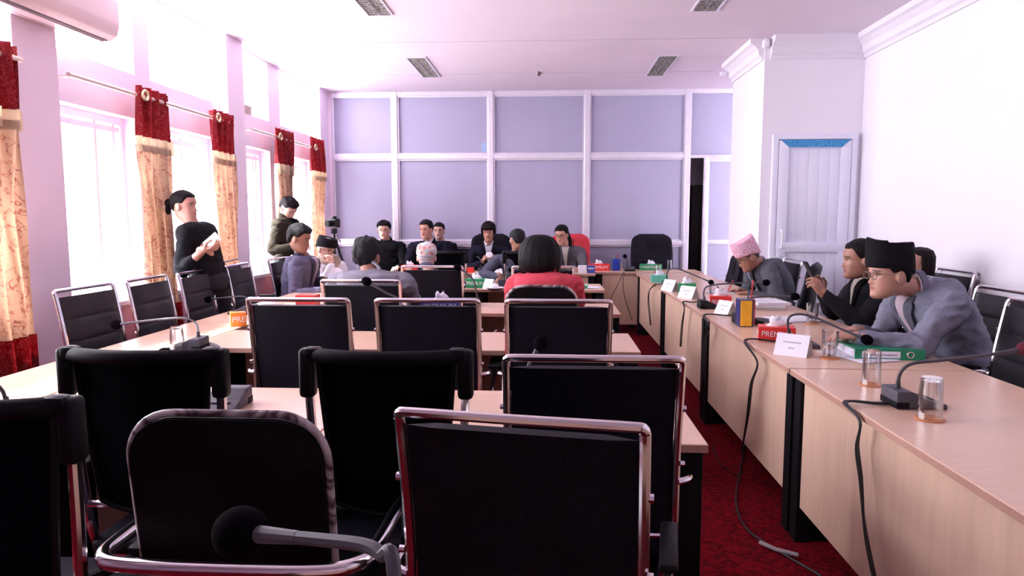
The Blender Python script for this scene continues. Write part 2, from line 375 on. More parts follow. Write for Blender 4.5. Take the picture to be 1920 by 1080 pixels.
# air conditioner
t = thing('air_conditioner', 'white wall air conditioner high up over the nearest pillar', 'air conditioner', (-2.99, 3.98, 2.53))
bm = nb(); prism(bm, [(0, .0), (.17, .0), (.215, .03), (.235, .09), (.235, .24), (.21, .29), (0, .3)], 1, -.47, .47, bev=.012); obj('casing', bm, M['acw'], t)
bm = nb(); b3(bm, .05, .17, -.43, .43, -.004, .002, mi=0); obj('air_slot', bm, M['acd'], t); bm = nb(); prism(bm, [(.06, -.006), (.15, -.012), (.15, -.004), (.06, 0)], 1, -.42, .42); obj('flap', bm, M['acw'], t)
# brown card on the transom
bm = nb(); b3(bm, -.01, .01, -.11, .11, 0, .1, bev=.003)
tag(obj('brown_box', bm, M['brown']), 'brown cardboard piece standing on the ledge under the high window', 'box').location = (-3.12, 7.12, 2.462)
# small sticker on the partition
bm = nb(); b3(bm, -.03, .03, -.002, 0, -.06, .06)
tag(obj('wall_sticker', bm, mat('pale_blue_sticker', (.35, .5, .75), .5)), 'small pale blue sticker on the partition beside the second upright', 'sticker').location = (-.885, YP+.0185, 2.36)
# curtain rods and curtains
for a, b, l in ((-1.2, 1.18-.02, ''), (1.53, 3.80, ''), (4.18, 6.42, ''), (6.81, 9.04, '')):
    if a < 1: continue
    t = thing('curtain_rod', {1.53: 'pale curtain rod left of the nearest pillar', 4.18: 'pale curtain rod between the nearest and the middle pillar', 6.81: 'pale curtain rod between the middle pillar and the partition'}[a], 'curtain rod', (-2.93, a, 2.275), group='curtain rods')
    bm = nb(); tube(bm, [(0, 0, 0), (0, b-a, 0)], .0155, 12); obj('pole', bm, M['rod'], t)
    bm = nb()
    for q in (.05, b-a-.05): tube(bm, [(0, q, 0), (-.15, q, 0)], .008, 8)
    obj('bracket', bm, M['rod'], t)
def curtain(y0, y1, label, seed, nf=5, ztop=2.34):
    t = thing('curtain', label, 'curtain', (-2.93, y0, 0), group='red and cream curtains'); W = y1-y0; rnd = random.Random(seed)
    def sheet(z0, z1, amp, off, m, name, nz=14, wid=1.0):
        bm = nb(); NU = nf*14; vs = []
        ph = rnd.random()*.6
        for j in range(nz+1):
            z = z0+(z1-z0)*j/nz; row = []
            tight = 1-.10*math.exp(-((z-1.45)/.35)**2)
            for i in range(NU+1):
                u = i/NU; y = W*(.5+(u-.5)*tight*wid)
                x = (amp*(.75+.25*math.sin(z*2+seed)))*math.sin(u*nf*2*PI+ph+.25*math.sin(z*1.7+seed*2))+.012*math.sin(u*23+z*5+seed)+off
                row.append(bm.verts.new((x, y+.006*math.sin(z*9+i), z)))
            vs.append(row)
        for j in range(nz):
            for i in range(NU): bm.faces.new((vs[j][i], vs[j][i+1], vs[j+1][i+1], vs[j+1][i]))
        bmesh.ops.solidify(bm, geom=list(bm.faces), thickness=.004)
        return obj(name, bm, m, t, angle=80)
    sheet(.74, 1.93, .04, 0, M['cream'], 'cream_cloth', 20)
    sheet(.02, .745, .042, .003, M['red'], 'red_hem', 8, 1.04)
    sheet(1.88, 1.99, .046, .008, M['cream2'], 'cream_band', 4, 1.06)
    sheet(1.985, ztop, .044, .002, M['red'], 'red_heading', 8)
    bm = nb(); k = .12*W
    for q in (k,):
        tube(bm, [(.048+.001*math.cos(a), q+.033*math.cos(a), 2.275+.033*math.sin(a)) for a in [2*PI*i/20 for i in range(20)]], .009, 8, closed=True)
    obj('grommet', bm, M['brass'], t)
    return t
curtain(3.2, 3.76, 'red and cream curtain at the left edge of the photo before the nearest pillar', 3)
curtain(4.86, 5.30, 'red and cream curtain with a sunlit cream front, first beyond the nearest pillar', 1, 4)
curtain(5.96, 6.40, 'red and cream curtain against the middle pillar, behind the standing woman', 2, 4)
curtain(7.36, 7.84, 'red and cream curtain above the man in the olive jacket', 5, 4, 2.37)
curtain(8.48, 8.98, 'red and cream curtain closest to the back partition', 4, 4, 2.40)
# ------------------------------------------------------------------ tables
TZ = .75
def desk(x0, x1, y0, y1, panel, label, group, along='x', name='desk', pz=.16):
    """panel: '-x', '+x', '-y', '+y' side that carries the modesty panel"""
    cx, cy = (x0+x1)/2, (y0+y1)/2; t = thing(name, label, 'table', (cx, cy, 0), group=group)
    W, D = x1-x0, y1-y0; hx, hy = W/2, D/2
    bm = nb(); b3(bm, -hx, hx, -hy, hy, TZ-.026, TZ, 0, .003)
    for f in bm.faces:
        if abs(f.calc_center_median().z-(TZ-.013)) < .006: f.material_index = 1
    o = obj('table_top', bm, [M['wood'] if along == 'x' else M['woodx'], M['edge']], t, smooth=False)
    bm = nb(); i = .035; j = .085
    if panel == '-x': b3(bm, -hx+i, -hx+i+.018, -hy+j, hy-j, pz, TZ-.027, bev=.001)
    if panel == '+x': b3(bm, hx-i-.018, hx-i, -hy+j, hy-j, pz, TZ-.027, bev=.001)
    if panel == '-y': b3(bm, -hx+j, hx-j, -hy+i, -hy+i+.018, pz, TZ-.027, bev=.001)
    if panel == '+y': b3(bm, -hx+j, hx-j, hy-i-.018, hy-i, pz, TZ-.027, bev=.001)
    obj('modesty_panel', bm, M['woodp'], t, smooth=False)
    for s in (-1, 1):
        bm = nb()
        if panel in ('-x', '+x'):
            y = s*(hy-.045); b3(bm, -hx+.03, hx-.03, y-.02, y+.02, .0, .04, bev=.004); b3(bm, -hx+.02, -hx+.085, y-.035, y+.035, .0, TZ-.027, bev=.004) if panel == '-x' else b3(bm, -hx+.1, -hx+.16, y-.035, y+.035, .0, TZ-.027, bev=.004)
            b3(bm, hx-.16, hx-.10, y-.02, y+.02, 0, TZ-.027, bev=.004) if panel == '-x' else b3(bm, hx-.085, hx-.02, y-.035, y+.035, 0, TZ-.027, bev=.004)
            b3(bm, -hx+.05, hx-.1, y-.008, y+.008, .03, TZ-.03)
        else:
            x = s*(hx-.045); b3(bm, x-.02, x+.02, -hy+.03, hy-.03, .0, .04, bev=.004); b3(bm, x-.035, x+.035, -hy+.02, -hy+.085, 0, TZ-.027, bev=.004)
            b3(bm, x-.035, x+.035, hy-.085, hy-.02, 0, TZ-.027, bev=.004); b3(bm, x-.008, x+.008, -hy+.05, hy-.05, .03, TZ-.03)
        obj('leg', bm, M['black'], t, smooth=False)
    return t
for (a, b, l) in ((-.62, 1.19, 'birch desk of the right-hand row, out of the frame below'), (1.2, 3.03, 'nearest birch desk of the right-hand row, with two upturned tumblers on it'),
        (3.045, 4.78, 'birch desk of the right-hand row under the green binder and the yellow pen holder'), (4.79, 6.57, 'birch desk of the right-hand row where the man in the pink cap writes'),
        (6.58, 8.42, 'farthest birch desk of the right-hand row, touching the head desk')):
    desk(1.05, 1.83, a, b, '-x', l, 'right-hand row of desks', 'y')
desk(.57, 1.87, 8.5, 9.02, '-y', 'birch head desk before the empty executive chair', 'head desks', pz=.1)
for y0, d, nm in ((1.976, .6, 'nearest cross row'), (3.378, .556, 'second cross row'), (4.736, .6, 'third cross row'), (6.34, .62, 'fourth cross row')):
    ex = {1.976: .463, 3.378: .452, 4.736: .495, 6.34: .512}[y0]
    for a, b, w in ((-1.845, -.70, 'window-side'), (-.695, ex, 'aisle-side')): desk(a, b, y0, y0+d, '+y', 'birch table, %s half of the %s' % (w, nm), 'cross rows of tables')
for a, b, w in ((-1.845, -.65, 'window-side'), (-.645, .548, 'aisle-side')): desk(a, b, 8.2, 8.72, '-y', 'birch head table before the people facing the camera, %s half' % w, 'head desks', pz=.1)
for a, b, l in ((1.93, 3.36, 'nearest narrow birch desk of the window row'), (3.37, 4.97, 'narrow birch desk of the window row with the orange box'), (4.98, 6.6, 'narrow birch desk of the window row before the man in the navy blazer'), (6.61, 8.2, 'farthest narrow birch desk of the window row')):
    desk(-2.255, -1.855, a, b, '+x', l, 'window row of desks', 'y')
desk(-.75, .7, .02, .46, '+y', 'birch table at the camera, below the frame', None)
# ------------------------------------------------------------------ chairs (sitter faces +Y)
def rr_path(w, z0, z1, r, y0, y1, n=6):
    """upside-down U with rounded corners in xz; y runs y0 (bottom) to y1 (top)"""
    pts = [(-w, z0)]
    for k in range(n+1): a = PI-k*PI/2/n; pts.append((-w+r+r*math.cos(a), z1-r+r*math.sin(a)))
    for k in range(n+1): a = PI/2-k*PI/2/n; pts.append((w-r+r*math.cos(a), z1-r+r*math.sin(a)))
    pts.append((w, z0))
    return [(x, y0+(y1-y0)*(z-z0)/(z1-z0), z) for x, z in pts]
def visitor_chair(ribs=True):
    t = thing('visitor_chair', '', 'chair')
    # frame: sled base, seat rail, back stile each side
    for s in (-1, 1):
        x = .238*s
        p = smooth_path([(x, -.22, .015), (x, 0, .015), (x, .20, .015), (x, .245, .05), (x, .235, .30), (x, .215, .41), (x, .15, .435), (x, 0, .425), (x, -.13, .42), (x, -.19, .47), (x, -.205, .56), (x, -.215, .75), (x, -.25, .96), (x, -.262, 1.012)], 5)
        bm = nb(); tube(bm, p, .0115, 10, flat=1.0); 
        tube(bm, [(x+.008*s, -.222, .72), (x+.02*s, -.222, .72)], .008, 8); tube(bm, [(x+.008*s, -.235, .88), (x+.018*s, -.235, .88)], .009, 8)
        obj('side_frame', bm, M['chrome'], t)
        bm = nb(); tube(bm, smooth_path([(x*1.02, -.215, .665), (x*1.17, -.19, .67), (x*1.2, -.05, .665), (x*1.2, .13, .655), (x*1.17, .19, .60), (x*1.06, .20, .44)], 5), .010, 8); obj('arm_frame', bm, M['chrome'], t)
        bm = nb(); box(bm, (x*1.2, .0, .68), (.04, .22, .022), bev=.009); obj('arm_pad', bm, M['plastic'], t)
    bm = nb(); tube(bm, smooth_path([(-.238, -.262, 1.01), (-.234, -.268, 1.022), (-.20, -.275, 1.026), (0, -.278, 1.026), (.20, -.275, 1.026), (.234, -.268, 1.022), (.238, -.262, 1.01)], 4), .0105, 10); obj('top_bar', bm, M['chrome'], t)
    bm = nb(); tube(bm, [(-.23, -.195, .50), (.23, -.195, .50)], .009, 8); tube(bm, [(-.23, -.22, .015), (.23, -.22, .015)], .011, 8); obj('cross_bar', bm, M['chrome'], t)
    # sling back with seams
    def sheet(P, N, w, th, seams, nm, m):
        bm = nb(); rows = []; L = len(P)
        for i, (p, nv) in enumerate(zip(P, N)):
            f = i/(L-1); g = min([abs(f-s) for s in seams]+[1]); bul = .010*min(1, g/.035)
            a, b = [], []
            for k in range(9):
                u = k/8*2-1; e = math.sqrt(max(0, 1-abs(u)**8))
                q = Vector((u*w, p[0], p[1])); nn = Vector((0, nv[0], nv[1]))
                a.append(q+nn*(th*.5*e+bul*e)); b.append(q-nn*(th*.5*e))
            rows.append(a+b[::-1])
        rings(bm, rows); return obj(nm, bm, m, t, angle=60)
    n = 44; P = []; N = []
    for i in range(n+1):
        z = .52+i/n*.475; y = -.2-.055*max(0, (z-.6)/.4)**1.3; P.append((y, z)); N.append((1, .13))
    sheet(P, N, .226, .016, (.25, .5, .75) if ribs else (.5,), 'backrest', M['ribbed'] if ribs else M['leather'])
    P = [(-.2+i/24*.42, .452-.01*math.sin(i/24*PI)-(.02*max(0, i/24-.85)/.15)) for i in range(25)]; N = [(0, 1)]*25
    sheet(P, N, .226, .024, (.33, .66), 'seat', M['ribbed'] if ribs else M['leather'])
    return t
def mesh_chair():
    t = thing('mesh_back_chair', '', 'chair'); W = .215
    def arc(x, b=.055): return -.225-b*(1-(x/W)**2)
    bm = nb(); p = [(x, arc(x), 1.035) for x in [-W+2*W*k/16 for k in range(17)]]
    tube(bm, p, .016, 12, flat=1.3); obj('top_rail', bm, M['plastic'], t)
    for s in (-1, 1):
        bm = nb(); box(bm, (s*W, -.222, .985), (.042, .045, .135), bev=.013, seg=3); box(bm, (s*(W-.02), -.232, 1.04), (.05, .04, .035), bev=.012); obj('corner_cap', bm, M['plastic'], t)
        bm = nb(); tube(bm, smooth_path([(s*W, -.222, .97), (s*W*.97, -.212, .80), (s*W*.93, -.20, .62), (s*W*.95, -.17, .49), (s*W, -.10, .44), (s*W, .19, .43), (s*W, .235, .36), (s*W, .24, .06), (s*W, .20, .018), (s*W, 0, .018), (s*W, -.22, .018)], 5), .013, 10); obj('side_frame', bm, M['chrome'], t)
        bm = nb(); tube(bm, smooth_path([(s*W*.95, -.2, .66), (s*W*1.2, -.12, .67), (s*W*1.24, .1, .665), (s*W*1.18, .18, .6), (s*W*1.0, .19, .44)], 5), .012, 8); box(bm, (s*W*1.23, 0, .682), (.045, .25, .025), bev=.01); obj('armrest', bm, M['plastic'], t)
    bm = nb(); RR = []
    for j in range(21):
        f = j/20; z = 1.045-f*.43; w = (W-.03)*(1-.20*f**1.2); row = []
        for k in range(17):
            u = k/16*2-1; x = u*w; row.append((x, arc(x, .05-.03*f)+.02*f+.008, z-.03*f*(1-u*u)))
        RR.append(row)
    vs = [[bm.verts.new(q) for q in r] for r in RR]
    for j in range(20):
        for k in range(16): bm.faces.new((vs[j][k], vs[j][k+1], vs[j+1][k+1], vs[j+1][k]))
    bmesh.ops.solidify(bm, geom=list(bm.faces), thickness=.012); obj('backrest', bm, M['mesh'], t, angle=60)
    bm = nb(); tube(bm, [RR[k][0] for k in range(21)]+[Vector(q) for q in RR[-1]]+[RR[20-k][-1] for k in range(21)], .008, 8); obj('back_rim', bm, M['plastic'], t)
    bm = nb(); box(bm, (0, .02, .465), (.42, .42, .055), bev=.024, seg=3); obj('seat', bm, M['leather'], t)
    bm = nb(); tube(bm, [(-W, -.22, .018), (W, -.22, .018)], .012, 8); tube(bm, [(-W*.93, -.2, .6), (W*.93, -.2, .6)], .010, 8); obj('cross_bar', bm, M['chrome'], t)
    return t
def round_chair():
    t = thing('round_back_chair', '', 'chair')
    w = .20
    prof = rr_path(w, .52, 1.0, .095, -.19, -.25, 8)
    def slab(off, y_in):
        return [Vector((x*(1+off/.2), y+y_in, z+(off if z > .8 else 0))) for x, y, z in prof]
    bm = nb(); a = slab(0, .022); b = slab(0, -.016); va = [bm.verts.new(p) for p in a]; vb = [bm.verts.new(p) for p in b]
    ca = [bm.verts.new((p.x*.55, p.y+.014, .76+(p.z-.76)*.6)) for p in a]; cb = [bm.verts.new((p.x*.55, p.y-.010, .76+(p.z-.76)*.6)) for p in b]
    n = len(a)
    for k in range(n):
        k2 = (k+1) % n
        bm.faces.new((va[k], va[k2], vb[k2], vb[k])); bm.faces.new((va[k], va[k2], ca[k2], ca[k])); bm.faces.new((vb[k], vb[k2], cb[k2], cb[k]))
    bm.faces.new(ca); bm.faces.new(cb); obj('backrest', bm, M['leather2'], t, angle=50)
    bm = nb(); tube(bm, [Vector(p)+Vector((0, .003, 0)) for p in rr_path(w+.007, .50, 1.009, .10, -.19, -.25, 8)], .0085, 10); obj('back_trim', bm, M['oldchrome'], t)
    bm = nb(); box(bm, (0, .02, .46), (.43, .43, .07), bev=.03, seg=3); obj('seat', bm, M['leather2'], t)
    bm = nb(); tube(bm, smooth_path([(-.255, .19, .03), (-.27, .2, .3), (-.28, .17, .63), (-.285, .05, .69), (-.285, -.17, .70), (-.262, -.262, .705), (-.19, -.29, .705), (0, -.295, .705), (.19, -.29, .705), (.262, -.262, .705), (.285, -.17, .70), (.285, .05, .69), (.28, .17, .63), (.27, .2, .3), (.255, .19, .03)], 6), .0165, 12); obj('arm_tube', bm, M['chrome'], t)
    for s in (-1, 1):
        bm = nb(); tube(bm, smooth_path([(s*.255, -.24, .015), (s*.25, -.2, .25), (s*.245, -.17, .42)], 4), .013, 8); tube(bm, [(s*.255, .19, .03), (s*.255, -.24, .03)], .011, 8); obj('leg', bm, M['chrome'], t)
    bm = nb(); tube(bm, [(-.25, .17, .42), (.25, .17, .42)], .011, 8); tube(bm, [(-.25, -.17, .42), (.25, -.17, .42)], .011, 8); obj('cross_bar', bm, M['chrome'], t)
    return t
def exec_chair(top=1.2, stitched=True):
    t = thing('executive_chair', '', 'chair'); z0 = .52; Hh = top-z0
    def shell(w, z0, Hh, th, y0, lean, nm, m, front=1):
        bm = nb(); RR = []; nz = 22
        for j in range(nz+1):
            f = j/nz; z = z0+Hh*f; e = (1-abs(2*f-1)**7)**(1/5) if 0 < f < 1 else 0
            ww = w*(.86+.14*math.sin(PI*min(1, f*1.1)*.8))*max(.05, (1-max(0, (f-.86)/.14)**2.6*.40))*(1-max(0, (.1-f)/.1)**2*.15)
            thk = th*max(.12, e)*(1+.15*math.cos(f*2*PI*2)); r = []
            for k in range(28):
                a = 2*PI*k/28; c, s = math.cos(a), math.sin(a)
                x = ww*math.copysign(abs(c)**.45, c); y = thk*math.copysign(abs(s)**.7, s)
                r.append((x, y0-lean*f+y+(.035*(abs(x)/w)**2 if front else 0), z))
            RR.append(r)
        rings(bm, RR); return obj(nm, bm, m, t, angle=50)
    shell(.275, z0, Hh, .042, -.20, .10, 'backrest', M['leather'])
    bm = nb()
    for x in (-.05, -.017, .017, .05): tube(bm, [(x, -.20-.1*f+.043, z0+Hh*f) for f in (.62, .7, .8, .9)], .004, 6)
    tube(bm, [(x, -.2-.1*.6+.040+.035*(abs(x)/.275)**2, z0+Hh*.6) for x in (-.25, -.15, 0, .15, .25)], .004, 6)
    obj('stitching', bm, M['plastic'], t)
    bm = nb(); box(bm, (0, .04, .48), (.52, .48, .10), bev=.045, seg=4); obj('seat', bm, M['leather'], t)
    for s in (-1, 1):
        bm = nb(); tube(bm, smooth_path([(s*.25, -.2, .68), (s*.30, -.12, .70), (s*.305, .12, .695), (s*.30, .2, .62), (s*.27, .17, .50)], 5), .018, 8); box(bm, (s*.303, .02, .72), (.06, .28, .035), bev=.016); obj('armrest', bm, M['plastic'], t)
    bm = nb(); tube(bm, [(0, 0, .44), (0, 0, .09)], .028, 12); obj('column', bm, M['chrome'], t)
    bm = nb()
    for k in range(5):
        a = 2*PI*k/5+.3; tube(bm, [(0, 0, .11), (.29*math.cos(a), .29*math.sin(a), .075)], [.028, .018], 8)
    obj('star_base', bm, M['plastic'], t)
    for k in range(5):
        a = 2*PI*k/5+.3; bm = nb(); tube(bm, [(.29*math.cos(a)-.02*math.sin(a), .29*math.sin(a)+.02*math.cos(a), .03), (.29*math.cos(a)+.02*math.sin(a), .29*math.sin(a)-.02*math.cos(a), .03)], .028, 12); obj('caster', bm, M['plastic'], t)
    return t
pV, pVf, pM, pR, pE = visitor_chair(False), visitor_chair(True), mesh_chair(), round_chair(), exec_chair(1.2)
used = set()
def put(proto, x, y, rz, label, group=None, top=None):
    """x, y = where the back of the chair stands"""
    o = proto if proto.name not in used else copy_tree(proto); used.add(proto.name)
    a = R(rz); back = -.24; o.location = (x+back*math.sin(a), y-back*math.cos(a), 0); o.rotation_euler = (0, 0, a)
    tag(o, label, 'chair', group); return o
G1 = 'chairs seen from behind in the cross rows'; G2 = 'ribbed visitor chairs of the window row'; G3 = 'ribbed visitor chairs along the right wall'
put(pV, -.055, 1.30, -10, 'black leather visitor chair with chrome frame, closest to the camera, standing a little askew', G1)
put(pV, .122, 1.88, 0, 'black leather visitor chair nearest the aisle, directly beyond the closest one', G1)
put(pV, -1.17, 3.18, 0, 'chrome framed black visitor chair at the second table row, the one by the window', G1)
put(pV, -.562, 3.18, 0, 'chrome framed black visitor chair in the middle of the second table row', G1)
put(pV, .044, 3.18, 0, 'chrome framed black visitor chair behind the woman in red', G1)
put(pV, -1.14, 4.15, 0, 'chrome framed black visitor chair of the man in the pale grey suit', G1)
put(pV, -.918, 5.42, 0, 'chrome framed black visitor chair of the man in the patchwork cap', G1)
put(pV, -.046, 5.42, 0, 'chrome framed black visitor chair hidden mostly behind the woman in red', G1)
put(pM, -1.10, 1.78, 0, 'black chair with curved top rail and plastic corner caps near the window', 'chairs with curved top rail')
put(pM, -.437, 1.80, 0, 'black chair with curved top rail in the middle, before the nearest table', 'chairs with curved top rail')
put(pM, -1.155, 1.27, 0, 'black chair with plastic corner cap cut off by the left edge', 'chairs with curved top rail')
put(pM, -1.11, 7.42, 0, 'black chair with curved top rail far back beside the man in the patchwork cap', 'chairs with curved top rail')
put(pM, -.27, 7.42, 0, 'black chair with curved top rail under the balding man in pinstripes', 'chairs with curved top rail')
put(pR, -.652, 1.34, 0, 'old round-backed black chair with worn chrome trim and a tube looping behind it', 'round-backed chairs')
put(pR, -.043, 4.02, 0, 'round-backed black chair with chrome trim under the woman in red', 'round-backed chairs')
for x, y, l, s in ((-2.5, 3.63, 'ribbed black visitor chair of the window row, nearest the camera', 0), (-2.5, 4.22, 'ribbed black visitor chair below the first window, second of the window row', 3), (-2.5, 4.79, 'ribbed black visitor chair in front of the standing woman', 4),
      (-2.50, 5.50, 'ribbed black visitor chair just past the standing woman', 3), (-2.80, 6.02, 'ribbed black visitor chair pushed back against the middle pillar', 8), (-2.53, 6.42, 'ribbed black visitor chair of the man in the navy blazer', 0), (-2.6, 7.2, 'ribbed black visitor chair of the man in white with a black cap', 0)):
    put(pVf, x, y, -90+s, l, G2)
for x, y, l, s in ((2.12, 3.10, 'ribbed visitor chair cut off by the right edge, closest on the right', 0), (2.36, 3.74, 'ribbed visitor chair of the man in the black cap, by the right wall', 0), (2.40, 4.50, 'ribbed visitor chair with bright chrome side beside the long-haired woman', -4), (2.9, 5.15, 'ribbed visitor chair of the long-haired woman at the wall', 0)):
    put(pVf, x, y, 90+s, l, G3)
put(pE, 1.344, 9.2, 180, 'empty black executive chair at the head desk', 'executive chairs')
put(pE, -.774, 9.22, 180, 'black executive chair of the man with bowl-cut hair', 'executive chairs')
rc = put(pE, .27, 9.22, 168, 'executive chair under a red cover behind the woman in the grey blazer', 'executive chairs')
for ch in rc.children:
    if ch.name.startswith('backrest'):
        ch.data = ch.data.copy(); ch.data.materials[0] = mat('red_cover_cloth', (.62, .03, .05), .7); ch['label'] = 'red cloth cover over the backrest'
put(pE, 2.0, 5.45, 66, 'black executive chair turned sideways beyond the man with the phone', 'executive chairs').scale = (.95, 1, .885)
put(pE, 1.90, 7.2, 86, 'black executive chair beyond the man in the pink cap', 'executive chairs').scale = (.95, 1, .865)
put(pV, 2.22, 6.5, 90, 'black visitor chair under the man in the pink cap', G3)
for x in (-2.15, -1.62, -1.3): put(pV, x, 9.3 if x > -1.5 else 9.2, 180, {-2.15: 'black visitor chair under the man in the open black shirt', -1.62: 'black visitor chair under the man in the dark blue suit', -1.3: 'black visitor chair of the woman half hidden at the partition'}[x], 'chairs at the partition')
# ------------------------------------------------------------------ things on the tables
def mic(base, rz, neck, label, head=None, base_k='grey', foam='foam', group='gooseneck microphones'):
    """base: world point on table; neck: world points from base up to the head"""
    t = thing('conference_microphone', label, 'microphone', base, rz, group)
    bm = nb(); prism(bm, [(-.085, 0), (.085, 0), (.085, .018), (.02, .034), (-.035, .062), (-.085, .062)], 0, -.06, .06, bev=.005)
    obj('base', bm, M['greyp'] if base_k == 'grey' else M['darkp'], t)
    bm = nb(); box(bm, (0, -.064, .014), (.122, .044, .024), bev=.003); obj('connector_block', bm, M['black'], t)
    bm = nb(); box(bm, (-.02, .045, .0285), (.03, .012, .006), bev=.002, rot=Matrix.Rotation(R(-12), 3, 'X')); box(bm, (.02, .045, .0285), (.03, .012, .006), bev=.002, rot=Matrix.Rotation(R(-12), 3, 'X')); obj('button', bm, M['black'], t)
    inv = (Matrix.Translation(Vector(base)) @ Matrix.Rotation(rz, 4, 'Z')).inverted()
    n = [inv @ Vector(p) for p in neck]; n[0] = Vector((n[0].x if abs(n[0].x) < .05 else 0, -.055, .06)); 
    bm = nb(); p = smooth_path(n, 8); tube(bm, p, .0058, 8); tube(bm, [n[0], n[0]+Vector((0, 0, .03))], [.010, .007], 10)
    d = (p[-1]-p[-4]).normalized(); tube(bm, [p[-1]-d*.06, p[-1]], [.006, .0085], 10)
    obj('gooseneck', bm, M['greyp'], t)
    bm = nb(); u = bmesh.ops.create_icosphere(bm, subdivisions=3, radius=.0245)
    bmesh.ops.scale(bm, vec=(1, 1, 1.15), verts=bm.verts); q = Vector((0, 0, 1)).rotation_difference(d).to_matrix(); bmesh.ops.rotate(bm, cent=(0, 0, 0), matrix=q, verts=bm.verts); bmesh.ops.translate(bm, vec=p[-1]+d*.018, verts=bm.verts)
    obj('foam_windshield', bm, M[foam], t); return t
def micp(bx, by, rz, neck, Y, label, **k):
    """from pixels: base foot on the table, neck polyline in the plane y=Y .. ends may drift by giving (x,y,Y)"""
    pts = [aty(q[0], q[1], q[2] if len(q) > 2 else Y) for q in neck]
    b = atz(bx, by); return mic(b, R(rz), pts, label, **k)
micp(1712, 760, -90, [(1683, 725, 2.36), (1688, 700, 2.36), (1710, 682, 2.36), (1760, 676, 2.36), (1840, 667, 2.36), (1912, 656, 2.36)], 2.36, 'grey microphone behind the upturned tumbler, its dark red foam head at the right edge', foam='redfoam')
micp(1500, 650, -96, [(1474, 618, 3.45), (1478, 598, 3.45), (1497, 589, 3.45), (1530, 596, 3.43), (1575, 616, 3.38), (1618, 634, 3.33)], 3.45, 'microphone bowing over the name card to the arm of the man in the black cap')
micp(1402, 606, -90, [(1384, 590, 4.3), (1388, 572, 4.3), (1402, 560, 4.3), (1435, 556, 4.3), (1485, 556, 4.3)], 4.3, 'microphone behind the yellow pen holder, neck pointing to the man with the phone', base_k='dark')
micp(1332, 578, -90, [(1317, 560, 5.05), (1320, 546, 5.05), (1330, 536, 5.05), (1375, 531, 5.05), (1432, 530, 5.05)], 5.05, 'dark microphone before the man in the pink cap, head against his jacket', base_k='dark')
micp(1260, 539, -90, [(1249, 522, 6.5), (1253, 508, 6.5), (1266, 503, 6.5), (1290, 511, 6.5), (1330, 528, 6.5)], 6.5, 'dark microphone beside the mint box, neck curving down to the right', base_k='dark')
micp(1180, 508, 0, [(1178, 497, 8.56), (1176, 490, 8.56), (1173, 483, 8.56)], 8.56, 'grey microphone on the head desk beside the blue pen holder')
micp(352, 655, 95, [(372, 625, 3.5), (368, 607, 3.5), (350, 597, 3.5), (320, 597, 3.5), (270, 602, 3.5), (224, 608, 3.5)], 3.5, 'microphone on the window row beside the upturned tumbler, neck reaching left')
micp(424, 765, -178, [(430, 712, 2.42), (428, 690, 2.42), (410, 675, 2.42), (372, 670, 2.42), (318, 665, 2.42)], 2.42, 'grey microphone on the nearest table, its head just behind the curved chair rail')
micp(2, 805, -170, [(8, 752, 2.05), (4, 732, 2.05), (-20, 716, 2.05), (-70, 715, 2.05)], 2.05, 'microphone cut off by the left edge of the frame')
micp(990, 765, 0, [(985, 720, 2.3), (990, 690, 2.3), (1000, 668, 2.3), (1009, 652, 2.3)], 2.3, 'microphone rising behind the aisle-side chair, round head against a chair back')
micp(762, 640, 0, [(762, 590, 3.62), (750, 566, 3.62), (722, 548, 3.62), (693, 531, 3.62)], 3.62, 'microphone before the man in the pale grey suit, head over his back')
micp(885, 572, 0, [(890, 553, 4.95), (891, 536, 4.95), (886, 523, 4.95), (873, 511, 4.95), (862, 504, 4.95)], 4.95, 'grey microphone between the patchwork cap man and the woman in red', )
micp(456, 588, 90, [(472, 572, 4.75), (466, 560, 4.75), (445, 556, 4.75), (395, 561, 4.75)], 4.75, 'microphone on the window row in front of the standing woman')
micp(905, 508, 180, [(907, 494, 8.5), (903, 488, 8.5), (893, 480, 8.5)], 8.5, 'grey microphone on the head table before the man with bowl-cut hair')
micp(945, 538, 180, [(950, 520, 6.7), (951, 513, 6.7), (955, 508, 6.7)], 6.7, 'small dark microphone left of the woman in red', base_k='dark')
# near one, on the table at the camera
mic((-.10, .36, TZ), 0, [(-.10, .36, .80), (-.095, .42, .95), aty(740, 1085, .50), aty(715, 1040, .52), aty(680, 1022, .535), aty(600, 1012, .56), aty(475, 1001, .60)], 'large out-of-place microphone close to the camera, over the round-backed chair')
def cable(pts, label, m='cable', r=.0045, ply=2):
    bm = nb(); p = smooth_path(pts, 7)
    for k in range(ply):
        q = [a+Vector((0, 0, 0)) + (Vector((.006*math.sin(i*.16+k*PI), .007*math.cos(i*.13+k*PI), .002)) if ply > 1 else Vector((0, 0, 0))) for i, a in enumerate(p)]
        tube(bm, q, r, 6)
    o = obj('microphone_cable', bm, M[m]); tag(o, label, 'cable', 'cables of the microphones'); return o
def hang(pp, label, X=1.035, **k):
    """pp: pixel points on the desk top plane ('t', x, y) or hanging in the plane x=X"""
    out = []
    for q in pp:
        if isinstance(q, Vector): out.append(q); continue
        if q[0] not in ('t', 'f') and out and abs(out[-1].z-TZ-.006) < .001: out.append(Vector((X+.004, out[-1].y, TZ+.009)))
        if 0: pass
        elif q[0] == 't': v = atz(q[1], q[2], TZ+.006); out.append(v)
        elif q[0] == 'f': out.append(atz(q[1], q[2], .008))
        else:
            r = ray(q[0], q[1]); t_ = X/r.x; out.append(Vector((X, r.y*t_, EYE+r.z*t_)))
    return cable(out, label, **k)
hang([('t', 1665, 757), ('t', 1640, 757), (1612, 790), (1607, 840), (1614, 900), (1620, 980), (1632, 1050), (1650, 1130)], 'pair of black cables hanging over the nearest right-hand desk')
